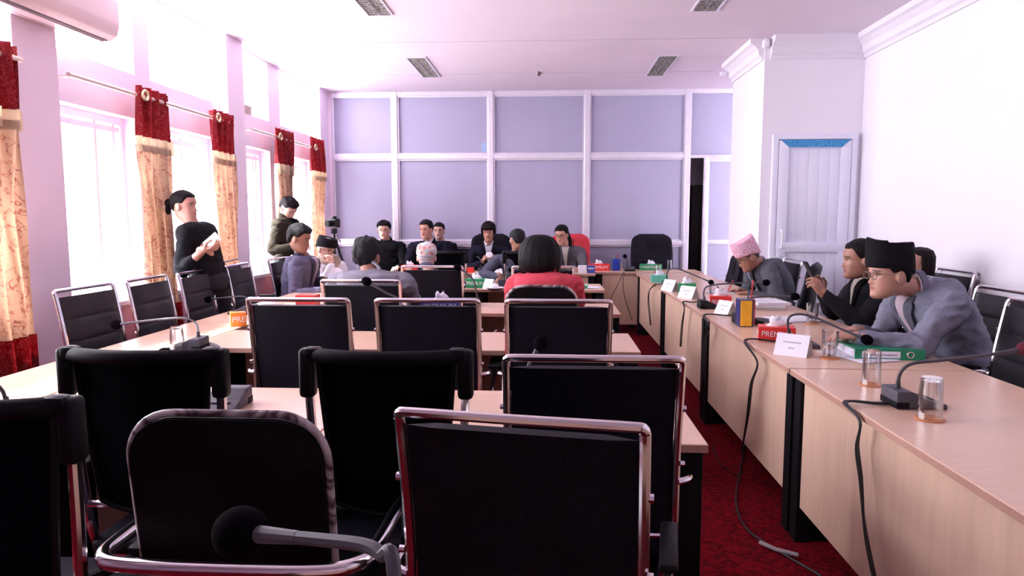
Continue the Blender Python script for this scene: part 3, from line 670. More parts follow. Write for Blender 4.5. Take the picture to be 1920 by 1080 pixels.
hang([('t', 1475, 640), ('t', 1450, 640), (1420, 680), (1409, 720), (1402, 780), (1390, 850)], 'pair of black cables below the tent name card')
hang([('t', 1385, 592), ('t', 1362, 592), (1330, 615), (1321, 640), (1319, 680), (1312, 750)], 'pair of black cables below the yellow pen holder')
hang([('t', 1312, 566), ('t', 1295, 567), (1283, 580), (1279, 610), (1276, 650)], 'pair of black cables below the dark microphone, middle desk')
hang([('t', 1245, 532), ('t', 1230, 534), (1218, 545), (1216, 565), (1220, 610)], 'pair of black cables below the mint box')
hang([('t', 1172, 508), aty(1168, 513, 8.47), aty(1160, 530, 8.47), aty(1145, 560, 8.46), aty(1130, 592, 8.46), Vector((.60, 8.4, .01))], 'thin black cable slanting down the head desk', ply=1, r=.004)
hang([aty(1171, 511, 8.47), aty(1168, 530, 8.46), aty(1172, 560, 8.46), aty(1185, 600, 8.45)], 'thin black cable curving down beside the head desk leg', ply=1, r=.004)
hang([('f', 1410, 760), ('f', 1388, 880), ('f', 1380, 940), ('f', 1395, 985), ('f', 1430, 1015), ('f', 1480, 1045), ('f', 1540, 1080)], 'black cable lying on the red carpet in the aisle', ply=1, r=.005)
hang([('f', 1335, 835), ('f', 1352, 870), ('f', 1380, 890), ('f', 1392, 885)], 'thin cable crossing the carpet by the table end', ply=1, r=.003)
bm = nb(); tube(bm, [atz(1425, 1017, .016), atz(1455, 1030, .018), atz(1497, 1041, .016)], .009, 8); tag(obj('grey_cable', bm, M['greycable']), 'short grey cable sleeve on the carpet in the aisle', 'cable')
cable([atz(375, 644, .757), atz(395, 645, .757), atz(413, 655, .757), Vector(atz(420, 668, .757))+Vector((0, -.05, -.02)), atz(424, 690, .60)], 'black cable of the window row microphone')
cable([atz(20, 795, .757), atz(48, 800, .757), atz(62, 812, .756), atz(90, 800, .756), atz(120, 785, .756)], 'black cable on the nearest table beside the curved-rail chair', ply=1, r=.003)
def tissue_box(px, py, rz, m, label, size=(.23, .115, .08), text='PREMIUM', tm='white', tissue=True, pt=None):
    t = thing('tissue_box', label, 'tissue box', pt or atz(px, py), R(rz), 'tissue boxes'); W, D, Hh = size
    bm = nb(); box(bm, (0, 0, Hh/2), size, bev=.002); obj('carton', bm, M[m], t, smooth=False)
    if text:
        bm = nb(); place_text(bm, text, Hh*.55, Matrix.Translation((0, -D/2-.0008, Hh*.5)) @ FRONT, width=W*.82); place_text(bm, text, Hh*.5, Matrix.Translation((-W/2-.0008, 0, Hh*.5)) @ LEFT, width=D*.85)
        obj('lettering', bm, M[tm], t, smooth=False)
    if tissue:
        bm = nb(); RR = []
        for j in range(6):
            f = j/5; RR.append([((.05*(1-f*.55))*math.cos(a)*(1+.3*math.sin(3*a+j)), (.022*(1-f*.4))*math.sin(a)*(1+.3*math.cos(2*a+j)), Hh-.002+f*.045+.012*math.sin(2*a+1)*f) for a in [2*PI*k/18 for k in range(18)]])
        rings(bm, RR); obj('tissue', bm, M['tissue'], t, angle=60)
    return t
tissue_box(1455, 637, -14, 'tred', 'red tissue box behind the tent name card, closest red one', (.185, .12, .075))
tissue_box(1350, 577, -10, 'tred', 'red tissue box beside the dark microphone in the middle of the right row', (.15, .12, .09))
tissue_box(1288, 549, -10, 'tgreen', 'green tissue box between two white name cards', (.15, .12, .085))
tissue_box(1236, 529, 0, 'tmint', 'mint tissue box at the far end of the right-hand row', (.16, .13, .075), None)
tissue_box(1220, 506, 0, 'tgreen', 'green tissue box on the head desk before the empty executive chair', (.27, .11, .075))
tissue_box(1122, 507, 0, 'tred', 'red tissue box on the head desk beside the blue pen holder', (.27, .11, .085))
tissue_box(893, 539, -8, 'tgreen', 'green tissue box behind the grey microphone, fourth table row', (.19, .11, .085))
tissue_box(827, 587, 0, 'tblue', 'blue tissue box with white lettering and a big tissue, third table row', (.27, .12, .10), 'PREMIUM')
tissue_box(768, 508, 0, 'tred', 'red tissue box half hidden left of the patchwork cap', (.2, .11, .075), None)
tissue_box(578, 584, 0, 'tred', 'red box peeking over the chair beside the navy blazer', (.14, .11, .12), None, tissue=False)
tissue_box(447, 611, 30, 'torange', 'orange carton on the window row desk', (.09, .07, .085), 'PRE', tissue=False)
tissue_box(883, 500, 0, 'tred', 'red carton on the head table before the man with bowl-cut hair', (.1, .1, .06), None, tissue=False, pt=Vector((-.96, 8.35, TZ)))
def tumbler(px, py, label, inv=False, water=0, coaster=False, h=.125, r=.036, pt=None):
    t = thing('glass_tumbler', label, 'glass', (pt or atz(px, py))+Vector((0, 0, .004 if coaster else 0)), 0, 'glass tumblers')
    bm = nb(); k = .80; po = [(0, 0), (r*k, 0), (r*.9, h*.4), (r, h), (r-.003, h), (r*.9-.003, h*.4), (r*k-.004, .012), (0, .012)]
    if inv: po = [(a, h-z) for a, z in po][::-1]
    lathe(bm, po, n=28); 
    for k2 in range(10):
        a = 2*PI*k2/10; f0, f1 = (.05, .55) if not inv else (.95, .45)
        rr0 = r*.80+.001; rr1 = r*.915+.001
        tube(bm, [(rr0*math.cos(a), rr0*math.sin(a), h*f0), (rr1*math.cos(a), rr1*math.sin(a), h*f1)], .0016, 5)
    obj('tumbler', bm, M['glass'], t)
    if water:
        bm = nb(); lathe(bm, [(0, .013), (r*.8-.005, .013), (r*.9-.004, h*.4), (r*.92-.004, h*water), (0, h*water)], n=24); obj('water', bm, M['glass'], t)
    if coaster:
        bm = nb(); lathe(bm, [(0, 0), (r*1.15, 0), (r*1.2, .002), (r*1.15, .0038), (0, .0038)], n=24); c = obj('coaster', bm, M['coaster'])
        c.location = t.location-Vector((0, 0, .0035)); tag(c, 'round coaster under the '+label[:60].replace('tumbler', 'glass').split(',')[0], 'coaster', 'round coasters')
    return t
tumbler(1743, 786, 'upturned tumbler in front of the nearest microphone on the right', True, 0, True, .135, .038)
tumbler(1633, 722, 'upturned tumbler left of the nearest microphone on the right', True, 0, True, .135, .036)
tumbler(1555, 672, 'tumbler half full of water beside the tent name card', False, .5, True, .13, .037)
tumbler(1522, 607, 'tumbler standing before the man with the phone', False, .25, True, .125, .037)
tumbler(1338, 567, 'tumbler standing behind the red box in the middle of the right row', False, .4, False, .13)
tumbler(1233, 518, 'upturned tumbler behind the mint box', True, 0, False, .13, .036)
tumbler(1255, 506, 'upturned tumbler on the head desk beside the green box', True, 0, False, .13, .034)
tumbler(333, 659, 'upturned tumbler beside the microphone on the window row', True, 0, False, .125, .036)
tumbler(183, 700, 'upturned tumbler just showing above the curved chair rail', True, 0, False, .075, .036)
tumbler(733, 512, 'tumbler standing in front of the man in the black shirt', False, 0, False, .15, .036, pt=Vector((-1.72, 6.85, TZ)))
tumbler(730, 512, 'short tumbler with a pink drink beside the tall one', False, .7, False, .09, .035, pt=Vector((-1.55, 6.5, TZ)))
tumbler(745, 512, 'second short tumbler by the pink drink', False, .3, False, .09, .035, pt=Vector((-1.42, 6.6, TZ)))
for q, l in ((1063, 'left'), (1070, 'middle'), (1076, 'right')): tumbler(q, 500, '%s one of three small tumblers before the woman in the grey blazer' % l, True, 0, False, .085, .03, pt=aty(q, 497, 8.45).xy.to_3d()+Vector((0, 0, TZ)))
def name_card(px, py, rz, label, w=.19, h=.095, pt=None):
    t = thing('name_card', label, 'name card', pt or atz(px, py), R(rz), 'tent name cards')
    bm = nb(); prism(bm, [(-.05, 0), (-.0475, 0), (0, h-.003), (.0475, 0), (.05, 0), (.001, h), (-.001, h)], 0, -w/2, w/2); obj('card', bm, M['paper'], t, smooth=False)
    bm = nb(); n = math.atan2(.05, h)
    for z, k in ((.62, 9), (.36, 3)):
        for i in range(k):
            bw = w*.045; x = (i-(k-1)/2)*w*.06; t2 = nb(); box(t2, (0, 0, 0), (bw, .0006, h*.06)); bmesh.ops.rotate(t2, cent=(0, 0, 0), matrix=Matrix.Rotation(-n, 3, 'X'), verts=t2.verts); bmesh.ops.translate(t2, vec=(x, -.0502*(1-z)-.0008, h*z), verts=t2.verts); merge(bm, t2)
    obj('lettering', bm, M['ink'], t, smooth=False); return t
name_card(1487, 665, -38, 'large white tent name card on the corner of the right-hand desk', .155, .10)
name_card(1361, 588, -60, 'white name card standing against the red box beside the pen holder', .13, .09)
name_card(1291, 559, -55, 'white name card between the green box and the dark microphone', .16, .10)
name_card(1257, 545, -60, 'white name card left of the green box, right-hand row', .16, .10)
name_card(940, 508, 0, 'pale name card before the man with bowl-cut hair', .2, .09, pt=Vector((-.6, 8.32, TZ)))
name_card(918, 541, -30, 'pinkish name card beside the green box, fourth table row', .1, .09)
def pen_holder(px, py, s, mats_, pens, label):
    t = thing('pen_holder', label, 'pen holder', atz(px, py), 0, 'pen holders'); w = .062*s; hh = .10*s
    bm = nb(); prism(bm, [(-w/2, -w/2), (w*.26, -w/2), (w/2+.004, w*.2), (w*.3, w/2), (-w/2, w/2)], 2, 0, hh, bev=.004); obj('cup', bm, M[mats_[0]], t, smooth=False)
    bm = nb(); b3(bm, -w*.46, w*.20, -w/2-.004, -w/2, .006, hh*.97, bev=.0015); obj('front_plate', bm, M[mats_[1]], t, smooth=False)
    bm = nb(); box(bm, (w*.38, -w*.18, hh*.52), (w*.42, .004, hh*.9), rot=Matrix.Rotation(R(52), 3, 'Z')); obj('side_plate', bm, M[mats_[2]], t, smooth=False)
    for i, (dx, m, ln) in enumerate(pens):
        bm = nb(); tube(bm, [(dx*w*.5, .005, hh*.4), (dx*w*.5+dx*.018, .0, hh+ln*s)], .0035*s**.5, 6); p = obj('pen', bm, M[m]); p.location = t.location; tag(p, {'redp': 'red pen', 'bluep': 'blue pen', 'greyp': 'dark pen', 'yellow': 'yellow pencil', 'tmint': 'mint green pen'}[m]+(' in the yellow pen holder' if s > 1 else ' in the blue pen holder'), 'pen', 'pens in the holders')
    return t
pen_holder(1398, 611, 1.65, ('navy', 'yellow', 'redp'), ((.5, 'redp', .07), (.15, 'greyp', .03)), 'pen holder with yellow front and red side, right-hand row')
pen_holder(1155, 507, 1.0*1.45, ('bluep', 'bluep', 'bluep'), ((-.5, 'tmint', .03), (.3, 'redp', .045)), 'blue pen holder on the head desk')
bm = nb(); tube(bm, [(0, 0, .0), (0, 0, .09)], .008, 8); tag(obj('glue_stick', bm, mat('beige_stick', (.75, .6, .4))), 'small beige stick standing beside the blue pen holder', 'stick').location = atz(1165, 506)
# green ring binder
bp = atz(1668, 675); t = thing('ring_binder', 'green ring binder lying with its white spine label towards the camera', 'binder', bp, R(-2))
bm = nb(); b3(bm, -.155, .155, 0, .28, 0, .004, bev=.001); b3(bm, -.155, .155, 0, .28, .046, .05, bev=.001); b3(bm, -.155, .155, -.003, .004, 0, .05, bev=.001); obj('cover', bm, M['greenb'], t, smooth=False)
bm = nb(); b3(bm, -.145, .145, .012, .27, .005, .040); obj('pages', bm, M['paper'], t, smooth=False)
bm = nb(); b3(bm, -.125, .045, -.0045, -.003, .010, .040); lb = obj('spine_label', bm, M['paper'], t, smooth=False); lb['label'] = 'white spine label'
bm = nb()
for i in range(9): b3(bm, -.10+i*.015, -.09+i*.015, -.0052, -.0044, .021, .027)
obj('lettering', bm, M['ink'], t, smooth=False)
bm = nb(); tube(bm, [(.09+.014*math.cos(a), -.004, .025+.014*math.sin(a)) for a in [2*PI*k/20 for k in range(20)]], .003, 6, closed=True); obj('finger_ring', bm, M['chrome'], t)
def sheets(x, y, z, w, d, rz, n, label, group=None, m='paper', pt=None, name='paper_sheets', th=.0012):
    bm = nb(); rnd = random.Random(int(x*7+y*3))
    for k in range(n):
        t2 = nb(); box(t2, (0, 0, 0), (w, d, th)); bmesh.ops.rotate(t2, cent=(0, 0, 0), matrix=Matrix.Rotation(rnd.uniform(-.12, .12)*(n > 1), 3, 'Z'), verts=t2.verts); bmesh.ops.translate(t2, vec=(rnd.uniform(-.01, .01), rnd.uniform(-.01, .01), th*(k+.6)), verts=t2.verts); merge(bm, t2)
    o = obj(name, bm, M[m], smooth=False); o.location = (pt or atz(x, y, z)); o.rotation_euler = (0, 0, R(rz)); return tag(o, label, 'papers' if m == 'paper' else 'folder', group)
sheets(1608, 668, TZ, .21, .30, 25, 4, 'loose white papers between the tumbler and the green binder')
sheets(1500, 595, TZ, .30, .24, 10, 5, 'white papers in front of the man with the phone', pt=atz(1490, 599))
sheets(1455, 600, TZ, .22, .30, 70, 1, 'dark folder under the papers beside the pen holder', m='darkp', name='document_folder', pt=atz(1436, 601))
sheets(1385, 547, TZ, .30, .22, 12, 3, 'white sheets under the hands of the man in the pink cap', pt=atz(1362, 548))
bk = atz(1432, 577)
for k, (m, dx, l) in enumerate((('greyp', 0, 'grey bound report at the bottom of the stack'), ('paper', -.01, 'white report on the grey one'), ('paper', .02, 'topmost white report of the stack, pages fanned'))):
    bm = nb(); box(bm, (0, 0, .009), (.24, .30, .018), bev=.002); o = obj('report', bm, mat('report_cover_%d' % k, (.50, .48, .46) if k == 0 else (.78, .77, .84), .5), smooth=False); o.location = bk+Vector((dx, .0, .018*k)); o.rotation_euler = (0, 0, R(-8+6*k)); tag(o, l, 'report', 'stack of reports on the right row')
bm = nb(); box(bm, (0, 0, .005), (.075, .15, .009), bev=.004, seg=3); o = obj('mobile_phone', bm, M['darkp']); o.location = atz(1402, 551); o.rotation_euler = (0, 0, R(60)); tag(o, 'dark phone lying on the papers before the man in the pink cap', 'phone')
sheets(0, 0, 0, .32, .22, 3, 3, 'white papers on the head table before the microphone', pt=Vector((-.72, 8.3, TZ)))
sheets(0, 0, 0, .22, .2, 0, 2, 'white sheet on the aisle end of the fourth table row', pt=Vector((.36, 6.6, TZ)))
bm = nb(); lathe(bm, [(0, 0), (.05, 0), (.09, .02), (.088, .022), (.05, .004), (0, .004)], n=24); o = obj('saucer', bm, M['white']); o.location = atz(928, 543); tag(o, 'white saucer beside the pinkish card, fourth table row', 'saucer')
bm = nb(); lathe(bm, [(0, 0), (.02, .0), (.035, .03), (.03, .045), (.008, .05), (.006, .06), (0, .062)], n=18); o = obj('sugar_pot', bm, M['white']); o.location = atz(928, 543)+Vector((0, 0, .005)); tag(o, 'little white lidded pot on the saucer', 'pot')
bm = nb(); lathe(bm, [(0, 0), (.03, 0), (.06, .03), (.057, .03), (.03, .004), (0, .004)], n=20); o = obj('mint_dish', bm, M['tmint']); o.location = atz(1093, 541); tag(o, 'mint green dish at the aisle end of the fourth table row', 'dish')
def cup(pt, label, m='white'):
    t = thing('tea_cup', label, 'cup', pt, 0, 'cups'); bm = nb(); lathe(bm, [(0, 0), (.022, 0), (.034, .03), (.037, .065), (.034, .065), (.03, .03), (.018, .005), (0, .005)], n=20); obj('bowl', bm, M[m], t)
    bm = nb(); tube(bm, smooth_path([(.033, 0, .05), (.055, 0, .052), (.056, 0, .03), (.032, 0, .022)], 5), .004, 6); obj('handle', bm, M[m], t)
cup(Vector((-.73, 5.0, TZ)), 'white cup left of the blue tissue box')
cup(Vector((-1.42, 6.8, TZ)), 'white mug left of the patchwork cap')
cup(Vector((-1.72, 6.62, TZ)), 'white cup by the pink drink')
bm = nb(); box(bm, (0, 0, .045), (.10, .09, .09), bev=.003); o = obj('white_carton', bm, M['paper'], smooth=False); o.location = Vector((.40, 8.36, TZ)); tag(o, 'small white carton on the head table left of the blue one', 'box')
bm = nb(); box(bm, (0, 0, .045), (.09, .09, .09), bev=.003); b3(bm, -.04, .03, -.0465, -.045, .05, .065, mi=1); o = obj('blue_carton', bm, [M['tblue'], M['white']], smooth=False); o.location = Vector((.505, 8.37, TZ)); tag(o, 'small blue carton on the corner of the head table', 'box')
bm = nb(); lathe(bm, [(0, 0), (.10, 0), (.13, .24), (.135, .25), (.125, .25), (.097, .01), (0, .01)], n=28); o = obj('waste_bin', bm, M['bin']); o.location = (1.25, 6.63, 0); tag(o, 'green waste bin under the farthest right-hand desk', 'bin')
# camera on tripod
tp = Vector((-2.62, 8.35, 0)); t = thing('tripod', 'black tripod by the window next to the partition', 'tripod', tp)
for k in range(3):
    a = 2*PI*k/3+.5; bm = nb(); tube(bm, [(.02*math.cos(a), .02*math.sin(a), 1.12), (.2*math.cos(a), .2*math.sin(a), .55), (.34*math.cos(a), .34*math.sin(a), .01)], [.016, .013, .01], 8); obj('leg', bm, M['darkp'], t)
bm = nb(); tube(bm, [(0, 0, .95), (0, 0, 1.22)], .016, 10); tube(bm, [(0, 0, 1.10), (0, 0, 1.15)], .035, 12); obj('centre_column', bm, M['darkp'], t)
bm = nb(); box(bm, (0, 0, 1.25), (.07, .07, .07), bev=.015); tube(bm, [(0, 0, 1.24), (.12, -.14, 1.12)], .007, 8); obj('tripod_head', bm, M['darkp'], t)
t = thing('video_camera', 'black camera mounted on the tripod', 'camera', tp+Vector((0, 0, 1.286)), R(-25))
bm = nb(); box(bm, (0, 0, .06), (.15, .08, .11), bev=.018, seg=3); box(bm, (0, 0, .125), (.06, .06, .04), bev=.014); obj('body', bm, M['darkp'], t)
bm = nb(); tube(bm, [(.01, -.03, .055), (.01, -.13, .055)], [.036, .040], 18); obj('lens', bm, M['plastic'], t); bm = nb(); tube(bm, [(.01, -.131, .055), (.01, -.133, .055)], .032, 18); obj('lens_glass', bm, M['black'], t)
bm = nb(); box(bm, (-.11, .0, .06), (.07, .01, .07), bev=.003); obj('flip_screen', bm, M['plastic'], t)
# ------------------------------------------------------------------ people
from mathutils.bvhtree import BVHTree
def V(*a): return Vector(a)
def interp(tab, z):
    if z <= tab[0][0]: return tab[0][1:]
    for a, b in zip(tab, tab[1:]):
        if z <= b[0]:
            t = (z-a[0])/(b[0]-a[0]); return tuple(p+(q-p)*t for p, q in zip(a[1:], b[1:]))
    return tab[-1][1:]
HT = [(-.118, .012, .066, .030), (-.112, .028, .081, .005), (-.10, .040, .088, -.02), (-.085, .050, .088, -.045), (-.065, .057, .087, -.06), (-.045, .062, .085, -.075),
      (-.02, .068, .083, -.088), (0, .071, .083, -.095), (.02, .074, .088, -.099), (.045, .075, .087, -.10), (.07, .071, .077, -.094), (.09, .060, .058, -.078), (.105, .042, .034, -.055), (.113, .022, .012, -.03), (.1165, .002, -.006, -.012)]
def gs(x, z, cx, cz, sx, sz): return math.exp(-((x-cx)/sx)**2-((z-cz)/sz)**2)
def head_pt(a, z, face=True):
    w, f, b = interp(HT, z); c = (f+b)/2; d = (f-b)/2
    s, co = math.sin(a), math.cos(a)
    x = w*math.copysign(abs(s)**.9, s); y = c+d*math.copysign(abs(co)**.9, co)
    if face and co > 0:
        k = min(1, co*1.6); ax = abs(x)
        y += k*(.020*gs(x, z, 0, -.034, .011, .012)+.010*gs(x, z, 0, -.012, .008, .020)+.004*gs(ax, z, .012, -.036, .006, .007)
                -.010*gs(ax, z, .030, .001, .014, .010)+.005*gs(ax, z, .028, .020, .020, .007)+.006*gs(x, z, 0, -.060, .022, .010)-.003*gs(x, z, 0, -.063, .020, .0018)
                -.003*gs(x, z, 0, -.078, .02, .006)+.006*gs(x, z, 0, -.098, .018, .012)+.003*gs(ax, z, .045, -.03, .016, .016))
    return Vector((x, y, z))
def head_bm(off=None, face=True, na=44, nz=40):
    bm = nb(); rows = []
    for j in range(nz+1):
        z = -.118+.2345*(.5-.5*math.cos(PI*j/nz)) if j < nz else .1165
        rows.append([head_pt(2*PI*k/na, z, face) for k in range(na)])
    if off: rows = [[off(p) for p in r] for r in rows]
    rings(bm, rows); return bm
def ell(bm, c, r, rot=None, sub=2):
    t = nb(); bmesh.ops.create_icosphere(t, subdivisions=sub+1, radius=1); bmesh.ops.scale(t, vec=r, verts=t.verts)
    if rot: bmesh.ops.rotate(t, cent=(0, 0, 0), matrix=rot, verts=t.verts)
    bmesh.ops.translate(t, vec=c, verts=t.verts); merge(bm, t)
def limb(bm, pts, rr, n=14, sm=4):
    """tapered, round-ended closed tube through pts"""
    P = smooth_path(pts, sm) if len(pts) > 2 else [Vector(p) for p in pts]; N = len(P)
    k = len(rr); R_ = []
    for i in range(N):
        t = i/(N-1)*(k-1); j = min(k-2, int(t)); R_.append(rr[j]+(rr[j+1]-rr[j])*(t-j))
    d0 = (P[0]-P[1]).normalized(); d1 = (P[-1]-P[-2]).normalized(); A = []; B = []
    for a in (80, 55, 30): A.append((P[0]+d0*R_[0]*math.sin(R(a)), R_[0]*math.cos(R(a))))
    for a in (30, 55, 80): B.append((P[-1]+d1*R_[-1]*math.sin(R(a)), R_[-1]*math.cos(R(a))))
    al = A+list(zip(P, R_))+B; tube(bm, [q[0] for q in al], [q[1] for q in al], n)
def remesh(bm, vox, sm=3, name='tmp'):
    bmesh.ops.recalc_face_normals(bm, faces=bm.faces); me = bpy.data.meshes.new(name); bm.to_mesh(me); bm.free(); o = bpy.data.objects.new(name, me); C.objects.link(o)
    m = o.modifiers.new('r', 'REMESH'); m.mode = 'VOXEL'; m.voxel_size = vox; m.use_smooth_shade = True
    if sm: s = o.modifiers.new('s', 'SMOOTH'); s.iterations = sm; s.factor = .5
    dg = bpy.context.evaluated_depsgraph_get(); dg.update(); e = o.evaluated_get(dg); m2 = bpy.data.meshes.new_from_object(e)
    bpy.data.objects.remove(o); out = nb(); out.from_mesh(m2); bpy.data.meshes.remove(m2); return out
def hand(bm, W, d, n, right=True, curl=35, spread=1.0, k=1.0, thumb=.3):
    W = Vector(W); d = Vector(d).normalized(); n = Vector(n); n = (n-d*n.dot(d)).normalized(); s = d.cross(n)*(1 if right else -1)
    limb(bm, [W-d*.03, W+d*.015], [.026*k, .025*k])
    K = []
    for i, o in enumerate((.031, .011, -.010, -.030)):
        kn = W+(d*(.088-.006*abs(i-1))+s*o*spread)*k; K.append(kn); limb(bm, [W+d*.012+s*o*.62*k, kn], [.0135*k, .0115*k], 10)
    for i, (kn, L) in enumerate(zip(K, (.070, .078, .072, .056))):
        p = kn; pts = [kn]; a = R(curl*(.7+.12*i)); dd = (d+s*(.10, .02, -.05, -.13)[i]*spread).normalized()
        for fr in (.45, .31, .24):
            q = Matrix.Rotation(a, 3, dd.cross(n)); dd = (q @ dd).normalized(); p = p+dd*L*fr*k; pts.append(p)
        limb(bm, pts, [.0098*k, .0088*k, .008*k, .0068*k], 10, 3)
    t0 = W+(d*.022+s*.022)*k; t1 = t0+(d*.6+s*.62+n*.35*(1+thumb))*.045*k; t2 = t1+(d*.85+s*.25+n*.4*(1+thumb))*.030*k; t3 = t2+(d*.95-s*.05+n*.3)*.024*k
    limb(bm, [t0, t1, t2, t3], [.015*k, .0115*k, .0098*k, .008*k], 10, 3)
def skin_mat(name, skin, lip, brow=(.02, .012, .012), must=0):
    m, nt, b = new_mat(name); b.inputs['Roughness'].default_value = .5; b.inputs['Subsurface Weight'].default_value = 0
    N = nt.nodes; L = nt.links
    at = N.new('ShaderNodeAttribute'); at.attribute_name = 'face'; sp = N.new('ShaderNodeSeparateXYZ'); L.new(at.outputs['Vector'], sp.inputs[0])
    def mt(op, a, c=None):
        q = N.new('ShaderNodeMath'); q.operation = op
        for i, v in enumerate((a, c)):
            if v is None: continue
            if isinstance(v, (int, float)): q.inputs[i].default_value = v
            else: L.new(v, q.inputs[i])
        return q.outputs[0]
    x, y, z = sp.outputs; ax = mt('ABSOLUTE', x)
    def ellm(cx, cz, rx, rz, slope=0):
        u = mt('DIVIDE', mt('SUBTRACT', ax, cx), rx); zz = mt('SUBTRACT', z, cz)
        if slope: zz = mt('SUBTRACT', zz, mt('MULTIPLY', mt('SUBTRACT', ax, cx), slope))
        v = mt('DIVIDE', zz, rz); r2 = mt('ADD', mt('MULTIPLY', u, u), mt('MULTIPLY', v, v))
        return mt('MULTIPLY', mt('MULTIPLY', mt('MINIMUM', mt('MAXIMUM', mt('MULTIPLY', mt('SUBTRACT', 1.15, r2), 4), 0), 1), mt('GREATER_THAN', y, .035)), 1)
    nz = N.new('ShaderNodeTexNoise'); nz.inputs['Scale'].default_value = 12; rp = N.new('ShaderNodeValToRGB')
    rp.color_ramp.elements[0].position = .3; rp.color_ramp.elements[1].position = .7
    rp.color_ramp.elements[0].color = (*[c*.9 for c in skin], 1); rp.color_ramp.elements[1].color = (*[c*1.08 for c in skin], 1); L.new(nz.outputs['Fac'], rp.inputs[0])
    cur = rp.outputs[0]
    def mixc(cur, fac, col):
        q = N.new('ShaderNodeMix'); q.data_type = 'RGBA'; L.new(fac, q.inputs[0]); L.new(cur, q.inputs[6]); q.inputs[7].default_value = (*col, 1); return q.outputs[2]
    cur = mixc(cur, mt('MULTIPLY', ellm(0, -.062, .024, .0085), .8), lip)
    cur = mixc(cur, ellm(0, -.0625, .021, .0012), (.08, .02, .02))
    cur = mixc(cur, mt('MULTIPLY', ellm(.031, .0225, .020, .0045, -.12), .85), brow)
    cur = mixc(cur, mt('MULTIPLY', ellm(.031, .0075, .017, .0022), .8), brow)
    if must: cur = mixc(cur, mt('MULTIPLY', ellm(0, -.0485, .026, .006), must), brow)
    L.new(cur, b.inputs['Base Color']); return m
SK = [skin_mat('light_brown_skin', (.52, .27, .20), (.42, .13, .12)), skin_mat('brown_skin', (.36, .17, .115), (.26, .08, .07)), skin_mat('brown_skin_moustached', (.42, .20, .14), (.28, .09, .08), must=.75), skin_mat('fair_skin', (.60, .34, .27), (.50, .14, .13))]
EYEM = (mat('eye_white', (.75, .70, .68), .3), mat('eye_iris', (.02, .012, .01), .2))
HB = mat('black_hair', (.006, .0045, .006), .55, var=.5, scale=40, stretch=(3, 3, .6), bump=.8, bscale=60, spec=.12)
HG = mat('greying_hair', (.055, .050, .058), .5, var=.7, scale=60, stretch=(3, 3, .5), bump=.5, bscale=60)
HGD = mat('dark_greying_hair', (.014, .013, .016), .55, var=.95, scale=60, stretch=(3, 3, .5), bump=.8, bscale=60, spec=.15)
HW = mat('cropped_white_hair', (.55, .52, .54), .8, var=.2, scale=80)
HBR = mat('dark_brown_hair', (.009, .0035, .0045), .5, var=.6, scale=60, stretch=(6, 6, .4), bump=.6, bscale=60, spec=.12)
SHOE = mat('black_shoe_leather', (.01, .009, .01), .35)
def cloth(name, col, sc=120, var=.08, fold=.25, rough=.85): return mat(name, col, rough, var=var, scale=sc, bump=fold, bscale=9, spec=.2)
